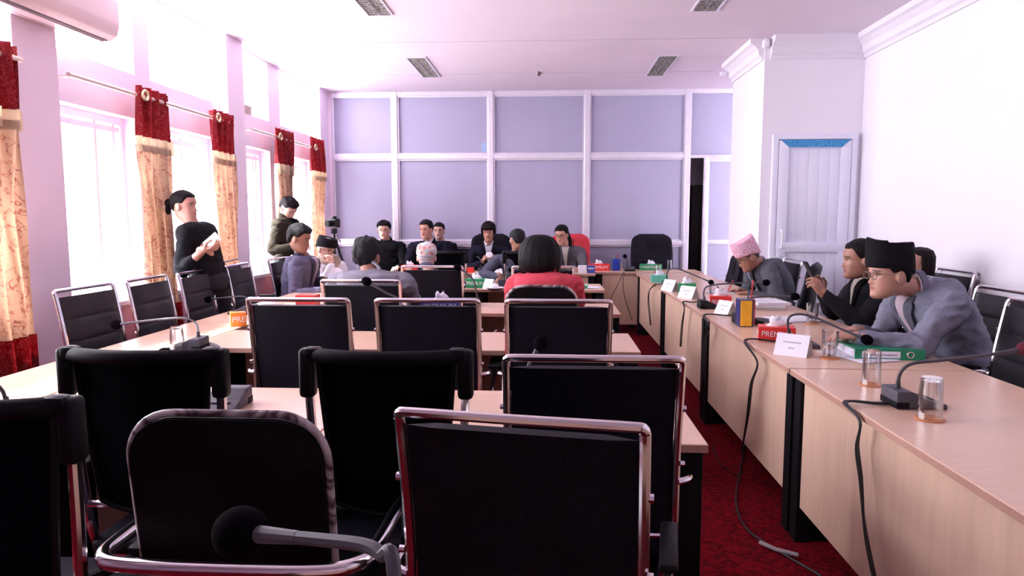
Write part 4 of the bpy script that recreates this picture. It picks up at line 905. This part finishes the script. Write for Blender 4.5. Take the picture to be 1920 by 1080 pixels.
def person(label, pelvis, neck, head, h, skin=0, hy=0, hp=0, hr=0, R_w=None, L_w=None, R_d=None, L_d=None, R_n=(0, 0, -1), L_n=(0, 0, -1), curl=40, jacket=None, jname='jacket', shirt=None,
           trousers=None, hair='short', hm=None, cap=None, glasses=None, stand=False, vox=.006, jv=.010, sw=.36, bulk=1.0, hs=1.0, hintR=(0, 0, -1), hintL=(0, 0, -1), lapel=True, sleeve=1.0, slouch=.03, fold=1.0, scarf=None, tuck=.35, collar=True, face=True, group=None, eyes=True, twist=0):
    P, N_, Hd = Vector(pelvis), Vector(neck), Vector(head)
    org = Vector((P.x, P.y, 0)); P, N_, Hd = P-org, N_-org, Hd-org
    a = R(h); Fv = V(math.cos(a), math.sin(a), 0); Rt = V(math.sin(a), -math.cos(a), 0)
    a2 = R(h+twist); RtS = V(math.sin(a2), -math.cos(a2), 0); FS = V(math.cos(a2), math.sin(a2), 0)
    if stand: slouch = 0
    sp = smooth_path([P-V(0, 0, .06), P, (P+N_)/2-Fv*slouch, N_-(N_-P).normalized()*.06, N_], 8)
    ns = len(sp)
    def spine(t):
        q = max(0, min(ns-1.001, t*(ns-1))); i = int(q); return sp[i].lerp(sp[i+1], q-i)
    def tang(t): return (spine(min(1, t+.05))-spine(max(0, t-.05))).normalized()
    TT = [(0, .165, .120), (.15, .168, .122), (.35, .152, .112), (.55, .160, .118), (.72, .168, .122), (.84, .152, .106), (.92, .108, .080), (1.0, .055, .052)]
    def torso(bm, g, k=1.0, t0=0):
        RR = []
        for i in range(22):
            t = t0+(1-t0)*i/21; A, B = interp(TT, t); A = A*k*bulk+g; B = B*k*bulk+g; c = spine(t); d = tang(t); mixr = Rt.lerp(RtS, t).normalized(); fv = d.cross(mixr).normalized()*-1
            if fv.dot(Fv) < 0: fv = -fv
            RR.append([c+mixr*A*math.copysign(abs(math.cos(q))**.8, math.cos(q))+fv*B*math.copysign(abs(math.sin(q))**.8, math.sin(q)) for q in [2*PI*j/28 for j in range(28)]])
        rings(bm, RR)
    S = {}; E = {}; W = {}; L1, L2 = .285, .255
    for sd, sg, w, hint in (('R', 1, R_w, hintR), ('L', -1, L_w, hintL)):
        S[sd] = N_-tang(.97)*.075+RtS*sg*sw/2*(.5+.5*bulk)+FS*.01
        w = Vector(w)-org if w is not None else S[sd]+V(0, 0, -.45)+Fv*.1
        v = w-S[sd]; D = v.length
        if D > (L1+L2)*.985: w = S[sd]+v*((L1+L2)*.985/D); v = w-S[sd]; D = v.length
        v.normalize(); ca = (L1*L1+D*D-L2*L2)/(2*L1*D); ca = max(-1, min(1, ca)); hv = Vector(hint)+RtS*sg*.35; hv = (hv-v*hv.dot(v)).normalized()
        E[sd] = S[sd]+v*L1*ca+hv*L1*math.sqrt(1-ca*ca); W[sd] = w
    # head frame
    HM = Matrix.Translation(Hd) @ Matrix.Rotation(R(h-90+hy), 4, 'Z') @ Matrix.Rotation(R(-hp), 4, 'X') @ Matrix.Rotation(R(hr), 4, 'Y') @ Matrix.Scale(hs, 4)
    bm = nb(); hb = head_bm(face=face)
    for s in (-1, 1):
        ell(hb, (s*.0765, -.012, -.012), (.0085, .020, .033), Matrix.Rotation(R(-s*18), 3, 'Z') @ Matrix.Rotation(R(8), 3, 'X'), 1); ell(hb, (s*.071, .0, -.012), (.008, .010, .018), None, 1)
    bmesh.ops.transform(hb, matrix=HM, verts=hb.verts); merge(bm, hb)
    nk = HM @ V(0, -.022, -.055); limb(bm, [N_-tang(1)*.05, (N_+nk)/2+Fv*.004, nk], [.048*hs, .053*hs, .054*hs], 18)
    torso(bm, -.012, .82)
    for sd, sg, dd, nn in (('R', 1, R_d, R_n), ('L', -1, L_d, L_n)):
        limb(bm, [N_-tang(1)*.05, S[sd]], [.032, .035]); limb(bm, [S[sd], S[sd].lerp(E[sd], .5), E[sd]], [.045, .038, .034]); limb(bm, [E[sd], E[sd].lerp(W[sd], .4), W[sd]], [.034, .031, .025])
        dv = Vector(dd) if dd is not None else (W[sd]-E[sd]); hand(bm, W[sd], dv, nn, sd == 'R', curl)
    if stand: kn = {s: P+Rt*s*.10+V(0, 0, -.44)+Fv*.02 for s in (-1, 1)}; an = {s: V(Rt.x*s*.11, Rt.y*s*.11, .09) for s in (-1, 1)}
    else: kn = {s: P+Rt*s*.13+Fv*.41+V(0, 0, -.045) for s in (-1, 1)}; an = {s: V(kn[s].x, kn[s].y, .09)-Fv*tuck*.3 for s in (-1, 1)}
    for s in (-1, 1): limb(bm, [P+Rt*s*.09, kn[s]], [.072, .052]); limb(bm, [kn[s], kn[s].lerp(an[s], .35), an[s]], [.05, .048, .035]); limb(bm, [an[s]-V(0, 0, .04), an[s]+Fv*.12-V(0, 0, .055)], [.034, .028])
    bm = remesh(bm, vox, 2)
    root = obj('person', bm, SK[skin], angle=180, recalc=False); root.location = org
    at = root.data.attributes.new('face', 'FLOAT_VECTOR', 'POINT'); inv = HM.inverted()
    buf = []
    for v in root.data.vertices: buf.extend(inv @ v.co)
    at.data.foreach_set('vector', buf)
    tag(root, label, 'person', group)
    def hobj(name, bm, m, **k):
        bmesh.ops.transform(bm, matrix=HM, verts=bm.verts); return obj(name, bm, m, root, **k)
    if eyes:
        for s in (-1, 1):
            b2 = nb(); ell(b2, (0, 0, 0), (.0135, .0105, .0048), None, 1)
            for f in b2.faces:
                c = f.calc_center_median(); f.material_index = 1 if (abs(c.x) < .0062 and c.y > 0) else 0
            bmesh.ops.translate(b2, vec=(s*.0305, .0670, .0015), verts=b2.verts); hobj('eye', b2, list(EYEM))
    # hair
    def hairm(hl_front, hl_side, hl_back, th, nzs=.004, strand=40, fr=.05):
        def off(p):
            y = p.y
            if y > .055: hl = hl_front
            elif y > .02: hl = hl_side+(hl_front-hl_side)*((y-.02)/.035)**1.2
            elif y > -.035: hl = hl_side
            else: hl = hl_side+(hl_back-hl_side)*min(1, (-.035-y)/.03)
            m = max(0, min(1, (p.z-hl)/.022+.4))**.7; n = V(p.x*1.1, (p.y+.008)*.85, max(0, p.z)*1.0).normalized(); ns_ = noise.noise(V(p.x*strand, p.y*strand*.5, p.z*strand*.3))
            return p+n*(-.014+(th+.014)*m)+n*nzs*ns_*m
        return head_bm(off, False, 56, 44)
    def loft_hair(tab, cy, front_r=.05, ny=1.0, na=56, seed=0):
        b2 = nb(); RR = []
        for i in range(len(tab)*3-2):
            q = i/3; j = min(len(tab)-2, int(q)); f = q-j; z = tab[j][0]*(1-f)+tab[j+1][0]*f; r = tab[j][1]*(1-f)+tab[j+1][1]*f; row = []
            for k in range(na):
                aa = 2*PI*k/na; co = math.cos(aa); rr = r*(1+.06*noise.noise(V(math.cos(aa)*5+seed, math.sin(aa)*5, z*5))+.035*noise.noise(V(math.cos(aa)*22, math.sin(aa)*22, z*6)))
                if co > .45 and z < .075: rr = min(rr, front_r+(r-front_r)*max(0, (z-.05)/.025) if z > .05 else front_r)
                row.append(V(rr*math.sin(aa), cy+rr*co*ny, z+.008*noise.noise(V(aa*4, z*9, seed))*(z < 0)))
            RR.append(row)
        rings(b2, RR); return b2
    if hair == 'short': hobj('hair', hairm(.070, .008, -.060, .011), hm, angle=180)
    if hair == 'full': hobj('hair', hairm(.066, .015, -.088, .020, .011, 60), hm, angle=180)
    if hair == 'quiff': hobj('hair', hairm(.066, .03, -.04, .022, .008, 50), hm, angle=180)
    if hair == 'bowl': hobj('hair', hairm(.036, -.035, -.07, .026, .005), hm, angle=180)
    if hair == 'crop': hobj('hair', hairm(.05, .005, -.05, .004, .001), hm, angle=180)
    if hair == 'bald': hobj('hair', hairm(.098, .02, -.055, .008, .004), hm, angle=180)
    if hair == 'pulled': hobj('hair', hairm(.064, .015, -.05, .010, .002), hm, angle=180)
    if hair == 'bun':
        b2 = hairm(.064, .015, -.05, .010, .002); ell(b2, (0, -.125, .02), (.035, .035, .038)); ell(b2, (.02, -.125, -.03), (.02, .022, .04)); hobj('hair', b2, hm, angle=180)
    if hair == 'bob': hobj('hair', loft_hair([(.135, .004), (.13, .05), (.112, .092), (.07, .122), (.02, .135), (-.03, .138), (-.075, .128), (-.105, .108), (-.118, .07), (-.12, .01)], -.022, .055), hm, angle=180)
    if hair == 'long': hobj('hair', loft_hair([(.13, .004), (.124, .045), (.105, .08), (.06, .098), (0, .10), (-.08, .102), (-.16, .105), (-.24, .10), (-.30, .085), (-.31, .01)], -.03, .055), hm, angle=180)
    if hair == 'longback':
        b2 = hairm(.066, .012, -.06, .013, .002); limb(b2, [(.03, -.07, .05), (-.02, -.11, -.03), (-.06, -.085, -.12), (-.07, -.05, -.20)], [.05, .045, .04, .02]); hobj('hair', b2, hm, angle=180)
    if cap:
        m, hf, hbk, kind = cap; b2 = nb(); RR = []; na = 48
        def capring(f, sc, dz):
            row = []
            for k in range(na):
                aa = 2*PI*k/na; co, si = math.cos(aa), math.sin(aa); rim = (.028+.010*co) if co > 0 else .028+.036*co
                top = hf*(.5+.5*co)+hbk*(.5-.5*co)+(.016*co*co-.006 if kind == 'topi' else (.008*math.sin(2*aa+.6) if kind == 'flat' else 0))
                w_ = .083*sc; y_ = .104*sc; z = rim+(top-rim)*f+dz(co, si); z = max(z, .128-.02*(1-sc)) if f >= 1 else z; row.append(V(w_*math.copysign(abs(si)**.85, si), -.006+y_*math.copysign(abs(co)**.85, co), z+.0015*noise.noise(V(co*3, si*3, f*4))))
            return row
        z0 = lambda c, s: 0
        if kind in ('topi', 'flat'):
            for f, sc in ((0, 1.0), (.02, 1.03), (.25, 1.04), (.5, 1.03), (.75, 1.02), (.92, 1.0), (.98, .97), (1.0, .92)): RR.append(capring(f, sc, z0))
            for sc, dz in ((.82, .008), (.6, .022), (.35, .034), (.1, .038)): RR.append(capring(1, sc, lambda c, s, dz=dz: -dz*(1-.9*abs(s)**2)*.8))
        else:
            for f, sc in ((0, 1.0), (.02, 1.02), (.3, 1.02), (.6, .97), (.8, .87), (.93, .68), (1.0, .4), (1.02, .05)): RR.append(capring(f, sc, z0))
        rings(b2, RR); c_ = hobj('cap', b2, m, angle=70)
    if glasses:
        b2 = nb()
        for s in (-1, 1):
            q = [V(s*.032+.0245*math.copysign(abs(math.cos(t))**.7, math.cos(t)), .094-.12*abs(s*.032+.0245*math.cos(t))**1.0*.15, -.002+.0165*math.copysign(abs(math.sin(t))**.7, math.sin(t))) for t in [2*PI*k/20 for k in range(20)]]
            tube(b2, q, .0019, 6, closed=True); tube(b2, [(s*.056, .090, .006), (s*.076, .05, .006), (s*.079, -.005, .006), (s*.077, -.018, -.004)], .0017, 6)
        tube(b2, smooth_path([(-.009, .0945, 0), (0, .0975, .003), (.009, .0945, 0)], 3), .0018, 6); hobj('glasses', b2, glasses)
    # jacket or top
    jm = jacket; jb = nb(); torso(jb, .018, 1.0); tb = nb(); torso(tb, .020, 1.0); bmesh.ops.recalc_face_normals(tb, faces=tb.faces); bvh = BVHTree.FromBMesh(tb); tb.free()
    for sd in 'RL':
        limb(jb, [N_-tang(1)*.035, S[sd]], [.052, .062], 18); limb(jb, [S[sd]-tang(.9)*.02, S[sd].lerp(E[sd], .35), S[sd].lerp(E[sd], .7), E[sd]], [.070*bulk, .066*bulk, .058, .055], 18)
        we = E[sd].lerp(W[sd], .93*sleeve); limb(jb, [E[sd], E[sd].lerp(we, .5), we], [.055, .050, .040], 18)
    for s in (-1, 1):
        if not stand: limb(jb, [P+Rt*s*.06, P+Rt*s*.10+Fv*.13+V(0, 0, -.01)], [.11, .085])
    jb = remesh(jb, jv, 3); jb.normal_update()
    for v in jb.verts:
        p = v.co; el = min((p-E['R']).length, (p-E['L']).length, (p-S['R']).length*1.1, (p-S['L']).length*1.1); k = .5+1.0*max(0, 1-el/.18)
        r = noise.noise(V(p.x*11, p.y*11, p.z*16)); r2 = 1-abs(noise.noise(V(p.x*13+5, p.y*13, p.z*20)))*2
        v.co = p+v.normal*(.006*r+.009*r2*k-.003)*fold
    obj(jname, jb, jm, root, angle=180, recalc=False)
    # front panels laid on the chest
    def patch(fn, nt_, t0, t1, off, nm, m, th=.003, nu=8):
        b2 = nb(); rows = []
        for j in range(nt_+1):
            t = t0+(t1-t0)*j/nt_; u0, u1 = fn((t-t0)/(t1-t0)); row = []
            mixr = Rt.lerp(RtS, t).normalized(); d = tang(t); fv = d.cross(mixr).normalized()
            if fv.dot(Fv) < 0: fv = -fv
            for k in range(nu+1):
                u = u0+(u1-u0)*k/nu; o_ = spine(t)+mixr*u+fv*.4; hit = bvh.ray_cast(o_, -fv)
                q = hit[0] if hit[0] is not None else spine(t)+mixr*u+fv*.08
                row.append(b2.verts.new(q+fv*off))
            rows.append(row)
        for j in range(nt_):
            for k in range(nu): b2.faces.new((rows[j][k], rows[j][k+1], rows[j+1][k+1], rows[j+1][k]))
        bmesh.ops.solidify(b2, geom=list(b2.faces), thickness=th); return obj(nm, b2, m, root, angle=70)
    if shirt: patch(lambda f: (-.006-.050*f, .006+.050*f), 10, .50, .955, .010, 'shirt', shirt)
    if lapel and shirt:
        for s in (-1, 1):
            wd = lambda f: .012+.050*math.sin(min(1, f*1.15)*PI/2) if f < .78 else .050-.12*(f-.78)
            patch((lambda f, s=s: (s*(.004+.050*f), s*(.006+.050*f+wd(f)))), 14, .47, .97, .014, 'lapel', jm, .004, 5)
    if collar:
        for (rr_, hh_, m, nm, a0) in (((.060, .045, shirt, 'shirt_collar', 22),) if shirt else ())+((.068, .036, jm, 'collar', 50),):
            b2 = nb(); RR = []; Zv = (nk-N_).normalized(); X_ = RtS; Y_ = Zv.cross(X_)*-1
            if Y_.dot(FS) < 0: Y_ = -Y_
            for k in range(29):
                aa = R(a0+(360-2*a0)*k/28); dr = X_*math.sin(aa)+Y_*math.cos(aa); c_ = N_+Zv*.004-Y_*.004-Zv*.018*math.cos(aa)*.9
                RR.append([c_+dr*(rr_-.004)*hs, c_+dr*(rr_-.006)*hs+Zv*hh_, c_+dr*(rr_+.002)*hs+Zv*(hh_+.002), c_+dr*(rr_+.010)*hs+Zv*.004])
            rings(b2, RR); obj(nm, b2, m, root, angle=70)
    if scarf:
        b2 = nb(); Zv = V(0, 0, 1)
        q = [N_+Zv*(.03+.015*math.sin(2*t))+RtS*.088*math.sin(t)+FS*.085*math.cos(t) for t in [2*PI*k/24 for k in range(24)]]; tube(b2, q, .034, 12, closed=True)
        q = [N_+Zv*(-.01)+RtS*.105*math.sin(t)+FS*(.10*math.cos(t)+.01) for t in [2*PI*k/24 for k in range(24)]]; tube(b2, q, .032, 12, closed=True)
        limb(b2, [N_+FS*.11, N_+FS*.14-Zv*.16+RtS*.03, N_+FS*.14-Zv*.30+RtS*.04], [.035, .032, .028]); obj('scarf', b2, scarf, root, angle=180)
    # trousers and shoes
    tm = trousers or TRO; b2 = nb(); ell(b2, P-V(0, 0, .01), (.165, .13, .12), Matrix.Rotation(R(h-90), 3, 'Z'))
    for s in (-1, 1):
        limb(b2, [P+Rt*s*.085, P.lerp(kn[s], .5)+Rt*s*.045, kn[s]], [.098, .086, .068], 16); limb(b2, [kn[s], kn[s].lerp(an[s], .5), an[s]+V(0, 0, .015)], [.068, .06, .052], 16)
    obj('trousers', remesh(b2, .014, 3), tm, root, angle=180, recalc=False)
    for s in (-1, 1):
        b2 = nb(); c_ = an[s]; ell(b2, c_+Fv*.05-V(0, 0, .045), (.048, .135, .045), Matrix.Rotation(R(h-90), 3, 'Z')); limb(b2, [c_-V(0, 0, .03), c_+V(0, 0, .0)], [.042, .042])
        for v in b2.verts: v.co.z = max(v.co.z, .001)
        obj('shoe', b2, SHOE, root)
    return root
TRO = cloth('charcoal_trousers', (.02, .019, .024))
BLKG = mat('black_spectacle_frame', (.012, .01, .012), .3); METG = mat('metal_spectacle_frame', (.35, .28, .26), .3, .8)
PINKTOPI = pattern_mat('pink_figured_cap_cloth', (.58, .17, .31), (.88, .66, .76), 60, .8, .35, .65)
PATCH = patch_mat('patchwork_cap_cloth', [(.78, .72, .74), (.62, .22, .20), (.35, .38, .40), (.80, .50, .45), (.72, .70, .74), (.45, .50, .52)], 42)
BLKCAP = mat('black_felt_cap', (.008, .007, .010), .9, var=.2, sheen=.0, spec=.15)
c_navy = cloth('navy_blazer_cloth', (.12, .11, .18)); c_grey = cloth('pale_grey_suiting', (.23, .22, .27)); c_dark = cloth('dark_blue_suiting', (.007, .007, .020)); c_black = cloth('black_suiting', (.006, .0055, .009))
c_red = cloth('coral_red_cloth', (.62, .07, .10)); c_gblz = cloth('grey_blazer_cloth', (.115, .105, .125)); c_gp = cloth('grey_green_suiting', (.10, .105, .13)); c_blueg = cloth('blue_grey_tweed', (.20, .205, .275), 200, .2)
c_pin = cloth('pinstripe_suiting', (.075, .08, .12)); c_olive = cloth('olive_jacket_cloth', (.028, .022, .014)); c_blk = cloth('black_shirt_cloth', (.004, .004, .007)); c_wht = cloth('white_cotton', (.80, .79, .86)); c_pink = cloth('pale_pink_shirt_cloth', (.78, .66, .74))
c_lb = cloth('pale_blue_shirt_cloth', (.45, .48, .66)); c_cream = cloth('cream_shirt_cloth', (.72, .66, .60)); c_beige = cloth('beige_scarf_cloth', (.42, .34, .28)); c_w2 = cloth('white_shirt_cloth', (.82, .80, .88))
def px(x, y, Y): return aty(x, y, Y)
# standing woman in black
person('person in black standing by the window, hair in a bun, holding a phone', (-2.57, 5.10, .93), (-2.66, 5.08, 1.37), px(346, 386, 5.07), -12, 0, hy=10, hp=0, R_w=px(382, 468, 4.80), L_w=px(386, 462, 4.98), R_d=(.9, -.1, .1), L_d=(.8, -.25, .1), R_n=(-.2, .3, 1), L_n=(-.2, -.6, .7),
       jacket=c_blk, jname='blouse', hair='bun', hm=HB, stand=True, sleeve=.55, lapel=False, collar=False, sw=.29, bulk=.80, curl=45, hintR=(-.1, .1, -1), hintL=(0, .2, -1), hs=.95)
# standing man in olive
person('person standing at the far window in an olive jacket, looking down at his hands', (-2.84, 7.42, .93), (-2.86, 7.4, 1.41), px(541, 392, 7.4), -18, 0, hy=-12, hp=38, R_w=px(556, 462, 7.2), L_w=px(564, 458, 7.35), jacket=c_olive, shirt=c_blk, hair='quiff', hm=HB, stand=True, lapel=False, sw=.29, bulk=.85)
# navy blazer, profile
p3_ = person('person in a navy blazer seated in profile at the window row of desks', (-2.36, 6.36, .57), (-2.27, 6.3, 1.06), px(562, 447, 6.2), -3, 1, hy=-2, hp=16, R_w=px(603, 545, 6.0), L_w=px(606, 524, 6.45), R_d=(.9, .3, -.05), L_d=(.8, -.3, .2), jacket=c_navy, shirt=c_pink, hair='full', hm=HGD, sw=.38, vox=.005, curl=50, hs=1.03)
# old man in white
person('person in white with black cap and beige scarf, cheek resting on a fist', (-2.38, 7.2, .57), (-2.29, 7.05, .97), px(611, 468, 6.9), -28, 3, hy=0, hp=14, hr=-6, R_w=px(622, 496, 6.72), L_w=px(622, 514, 6.9), R_d=(-.25, .15, .9), L_d=(.7, -.3, .3), R_n=(-.6, .6, -.2), curl=75, jacket=c_wht, jname='kurta', lapel=False, collar=False, scarf=c_beige, hair='crop', hm=HW, cap=(BLKCAP, .115, .10, 'topi'), glasses=BLKG, vox=.005, hintR=(.5, -.2, -1))
# pale grey suit from behind
person('person in a pale grey suit seen from behind, thick greying hair, white shirt collar', (-1.185, 4.47, .57), (-1.185, 4.52, 1.06), px(689, 482, 4.6), 90, 1, hy=-8, hp=6, R_w=(-.98, 5.02, .79), L_w=(-1.42, 5.0, .79), jacket=c_grey, shirt=c_w2, hair='full', hm=HGD, sw=.42, bulk=1.12, hs=1.04, vox=.006, jv=.009, eyes=True)
# patchwork cap
person('person in a patchwork cap seen from behind at the fourth row, cropped white hair', (-.98, 5.72, .57), (-1.0, 5.78, .965), px(800, 482, 5.85), 90, 3, hp=12, R_w=(-.8, 6.5, .79), L_w=(-1.2, 6.5, .79), jacket=c_pin, shirt=c_lb, hair='crop', hm=HW, cap=(PATCH, .12, .12, 'dome'))
# open black shirt
person('person in an open black shirt with glasses, smiling towards the camera', (-2.11, 9.0, .57), (-2.12, 8.98, 1.115), px(720, 432, 8.93), -86, 3, hp=3, R_w=(-2.25, 8.62, .79), L_w=(-1.9, 8.62, .79), jacket=c_blk, jname='shirt_top', lapel=False, hair='quiff', hm=HB, glasses=METG, bulk=1.02)
person('person in a dark blue suit turning to the left of the photo, short black hair', (-1.55, 8.86, .57), (-1.53, 8.85, 1.115), px(799, 430, 8.78), -90, 0, hy=-22, hp=8, R_w=(-1.75, 8.5, .79), L_w=(-1.3, 8.5, .79), jacket=c_dark, shirt=c_w2, hair='short', hm=HB, sw=.40, bulk=1.08)
person('person with black hair pulled back, face half hidden behind the dark blue suit', (-1.40, 9.22, .58), (-1.44, 9.22, 1.10), px(823, 433, 9.18), -92, 3, hp=2, jacket=c_black, hair='pulled', hm=HB, lapel=False, collar=False, sw=.32, bulk=.85, hs=.93)
person('person with bowl-cut hair, dark blue suit and white shirt, folding a tissue', (-.78, 8.97, .57), (-.78, 8.93, 1.06), px(916, 435, 8.88), -86, 2, hp=8, hy=-6, R_w=px(903, 492, 8.60), L_w=px(932, 490, 8.60), R_d=(.55, -.2, .8), L_d=(-.6, -.2, .7), R_n=(.6, .4, -.4), L_n=(-.6, .4, -.4), curl=50, jacket=c_dark, shirt=c_w2, hair='bowl', hm=HBR, sw=.40, hintR=(-.4, 0, -1), hintL=(.4, 0, -1), vox=.005)
bm = nb(); ell(bm, (0, 0, 0), (.045, .02, .035)); 
for v in bm.verts: v.co += v.co.normalized()*.012*noise.noise(v.co*40)
tag(obj('tissue', bm, M['tissue']), 'white tissue held by the man with bowl-cut hair', 'tissue').location = px(918, 478, 8.52)
person('balding person in a pinstriped suit, mostly hidden by the woman in red', (-.31, 7.6, .57), (-.36, 7.56, 1.02), px(970, 450, 7.5), 100, 1, hp=10, hy=12, L_w=px(936, 520, 7.15), R_w=(-.05, 8.3, .79), L_d=(.1, -.2, -.4), jacket=c_pin, hair='bald', hm=HGD, glasses=METG, sw=.42, hintL=(-.7, .0, -.4), lapel=False)
person('person in a coral red jacket seen from behind, full black bob of hair', (-.03, 4.42, .57), (-.03, 4.46, 1.055), px(1012, 480, 4.55), 90, 1, hp=8, R_w=(.20, 5.0, .79), L_w=(-.25, 5.0, .79), jacket=c_red, hair='bob', hm=HB, lapel=False, sw=.36, bulk=1.05, vox=.007, eyes=False, jv=.009, hs=1.02)
person('person in a grey blazer with glasses and long black hair, seated before the red cover', (.24, 8.98, .57), (.22, 8.92, 1.055), px(1053, 440, 8.82), -98, 0, hy=-14, hp=14, R_w=(.0, 8.5, .79), L_w=(.38, 8.5, .79), jacket=c_gblz, shirt=c_cream, hair='longback', hm=HB, glasses=BLKG, vox=.005)
# right-hand row
person('person in a pink patterned cap and grey suit, bent over and writing', (2.03, 6.28, .57), (1.87, 6.2, 1.035), px(1403, 482, 6.08), 182, 1, hp=27, hy=0, R_w=px(1388, 546, 6.22), L_w=px(1404, 550, 6.0), R_d=(-1, -.1, -.05), L_d=(-.9, .3, -.02), curl=45, R_n=(.1, -.5, -1), jacket=c_gp, shirt=c_lb, hair='crop', hm=HG, cap=(PINKTOPI, .150, .165, 'topi'), glasses=BLKG, vox=.0045, sw=.40, bulk=1.05, slouch=.06)
person('person in a black suit leaning back, holding up a dark phone', (2.10, 4.6, .57), (2.11, 4.52, 1.035), px(1611, 486, 4.45), 180, 1, hy=-4, hp=4, R_w=px(1541, 548, 4.55), L_w=px(1545, 553, 4.38), R_d=(-.45, -.02, .75), L_d=(-.45, .1, .7), R_n=(-.4, -.8, -.1), L_n=(-.5, .7, -.1), curl=40, jacket=c_black, shirt=c_cream, hair='short', hm=HB, sw=.40, bulk=1.12, vox=.0045, hs=1.03, slouch=.0)
bm = nb(); box(bm, (0, 0, 0), (.010, .072, .15), bev=.004, seg=3); o = obj('mobile_phone', bm, M['darkp']); o.location = px(1519, 510, 4.46); o.rotation_euler = (0, R(-28), R(0)); tag(o, 'dark phone held up by the man leaning back', 'phone')
person('person in black cap, glasses and blue-grey blazer, leaning forearms on the desk', (2.16, 3.62, .57), (1.885, 3.6, 1.06), px(1667, 513, 3.55), 183, 0, hp=4, hy=2, R_w=px(1604, 619, 3.72), L_w=px(1608, 632, 3.38), R_d=(-.9, -.3, 0), L_d=(-.85, .45, .02), curl=30, jacket=c_blueg, shirt=c_pink, hair='short', hm=HB, cap=(BLKCAP, .175, .138, 'flat'), glasses=METG, vox=.004, jv=.008, sw=.42, bulk=1.06, hs=1.04, slouch=.015, hintL=(.35, -.25, -1), hintR=(.3, .2, -1), fold=1.6)
person('person with long dark brown hair at the wall, behind the black cap', (2.62, 5.05, .57), (2.60, 5.0, 1.02), px(1716, 497, 4.98), 180, 0, hy=10, jacket=c_black, jname='top', hair='long', hm=HBR, lapel=False, collar=False, sw=.33, bulk=.9, hs=.98)
# papers and pen in hands
bm = nb(); box(bm, (0, 0, 0), (.17, .001, .20)); box(bm, (.03, .004, .01), (.17, .001, .20), rot=Matrix.Rotation(R(6), 3, 'Y')); o = obj('paper_sheets', bm, M['paper'], smooth=False); o.location = px(628, 521, 6.6); o.rotation_euler = (R(-38), R(32), R(8)); tag(o, 'white papers held up by the man in white', 'papers')
bm = nb(); tube(bm, [(0, 0, 0), (.0, .0, .13)], .005, 8); tube(bm, [(0, 0, -.02), (0, 0, 0)], [.001, .005], 8); o = obj('pen', bm, M['redp']); o.location = px(1363, 550, 6.2); o.rotation_euler = (R(5), R(22), 0); tag(o, 'red pen in the hand of the man in the pink cap', 'pen')
bm = nb(); box(bm, (0, 0, 0), (.07, .009, .14), bev=.003); o = obj('mobile_phone', bm, M['white']); o.location = px(398, 452, 4.86); o.rotation_euler = (R(30), R(50), R(20)); tag(o, 'phone held by the standing woman', 'phone')
# ------------------------------------------------------------------ pieces of parts go one level down
RULES = {'foam_windshield': 'gooseneck', 'button': 'base', 'connector_block': 'base', 'lettering': ('spine_label', 'carton', 'card'), 'lens_glass': 'lens', 'stitching': 'backrest', 'arm_pad': 'arm_frame', 'caster': 'star_base',
         'finger_ring': 'cover', 'hinge': 'door_frame', 'corner_cap': 'top_rail', 'grommet': 'red_heading', 'door_handle': 'door_leaf', 'blue_film': 'door_leaf', 'air_slot': 'casing', 'bracket': 'pole', 'back_rim': 'backrest'}
def ctr(o): return sum((Vector(c) for c in o.bound_box), Vector())/8
for o in list(bpy.data.objects):
    if o.parent is None or o.parent.parent is not None: continue
    k = o.name.split('.')[0]
    if k not in RULES: continue
    want = RULES[k] if isinstance(RULES[k], tuple) else (RULES[k],)
    for w_ in want:
        c = [q for q in o.parent.children if q.name.split('.')[0] == w_]
        if c: o.parent = min(c, key=lambda q: (ctr(q)-ctr(o)).length); break
# ------------------------------------------------------------------ light
sc = bpy.context.scene
w = bpy.data.worlds.new('daylight'); sc.world = w; w.use_nodes = True
bg = w.node_tree.nodes['Background']; bg.inputs[0].default_value = (.97, .93, 1.0, 1); bg.inputs[1].default_value = WS = 7.0
sd = bpy.data.lights.new('sun', 'SUN'); sd.energy = 9; sd.angle = R(2); sd.color = (1, .95, .92)
so = bpy.data.objects.new('sun', sd); C.objects.link(so); so.location = (-6, 0, 8)
so.rotation_euler = Vector((.52, .20, -.83)).to_track_quat('-Z', 'Y').to_euler()
for a, b in zip(starts, ends):
    for z0, z1 in ((.81, 2.14), (2.46, 3.08)):
        ld = bpy.data.lights.new('window_portal', 'AREA'); ld.shape = 'RECTANGLE'; ld.size = z1-z0; ld.size_y = b-a
        lo = bpy.data.objects.new('window_portal', ld); C.objects.link(lo); lo.location = (XO-.02, (a+b)/2, (z0+z1)/2)
        lo.rotation_euler = (0, R(-90), 0); ld.cycles.is_portal = True
sc.view_settings.view_transform = 'Standard'; sc.view_settings.look = 'None'; sc.view_settings.exposure = 1.85; sc.cycles.caustics_reflective = False; sc.cycles.caustics_refractive = False; sc.view_settings.gamma = 1
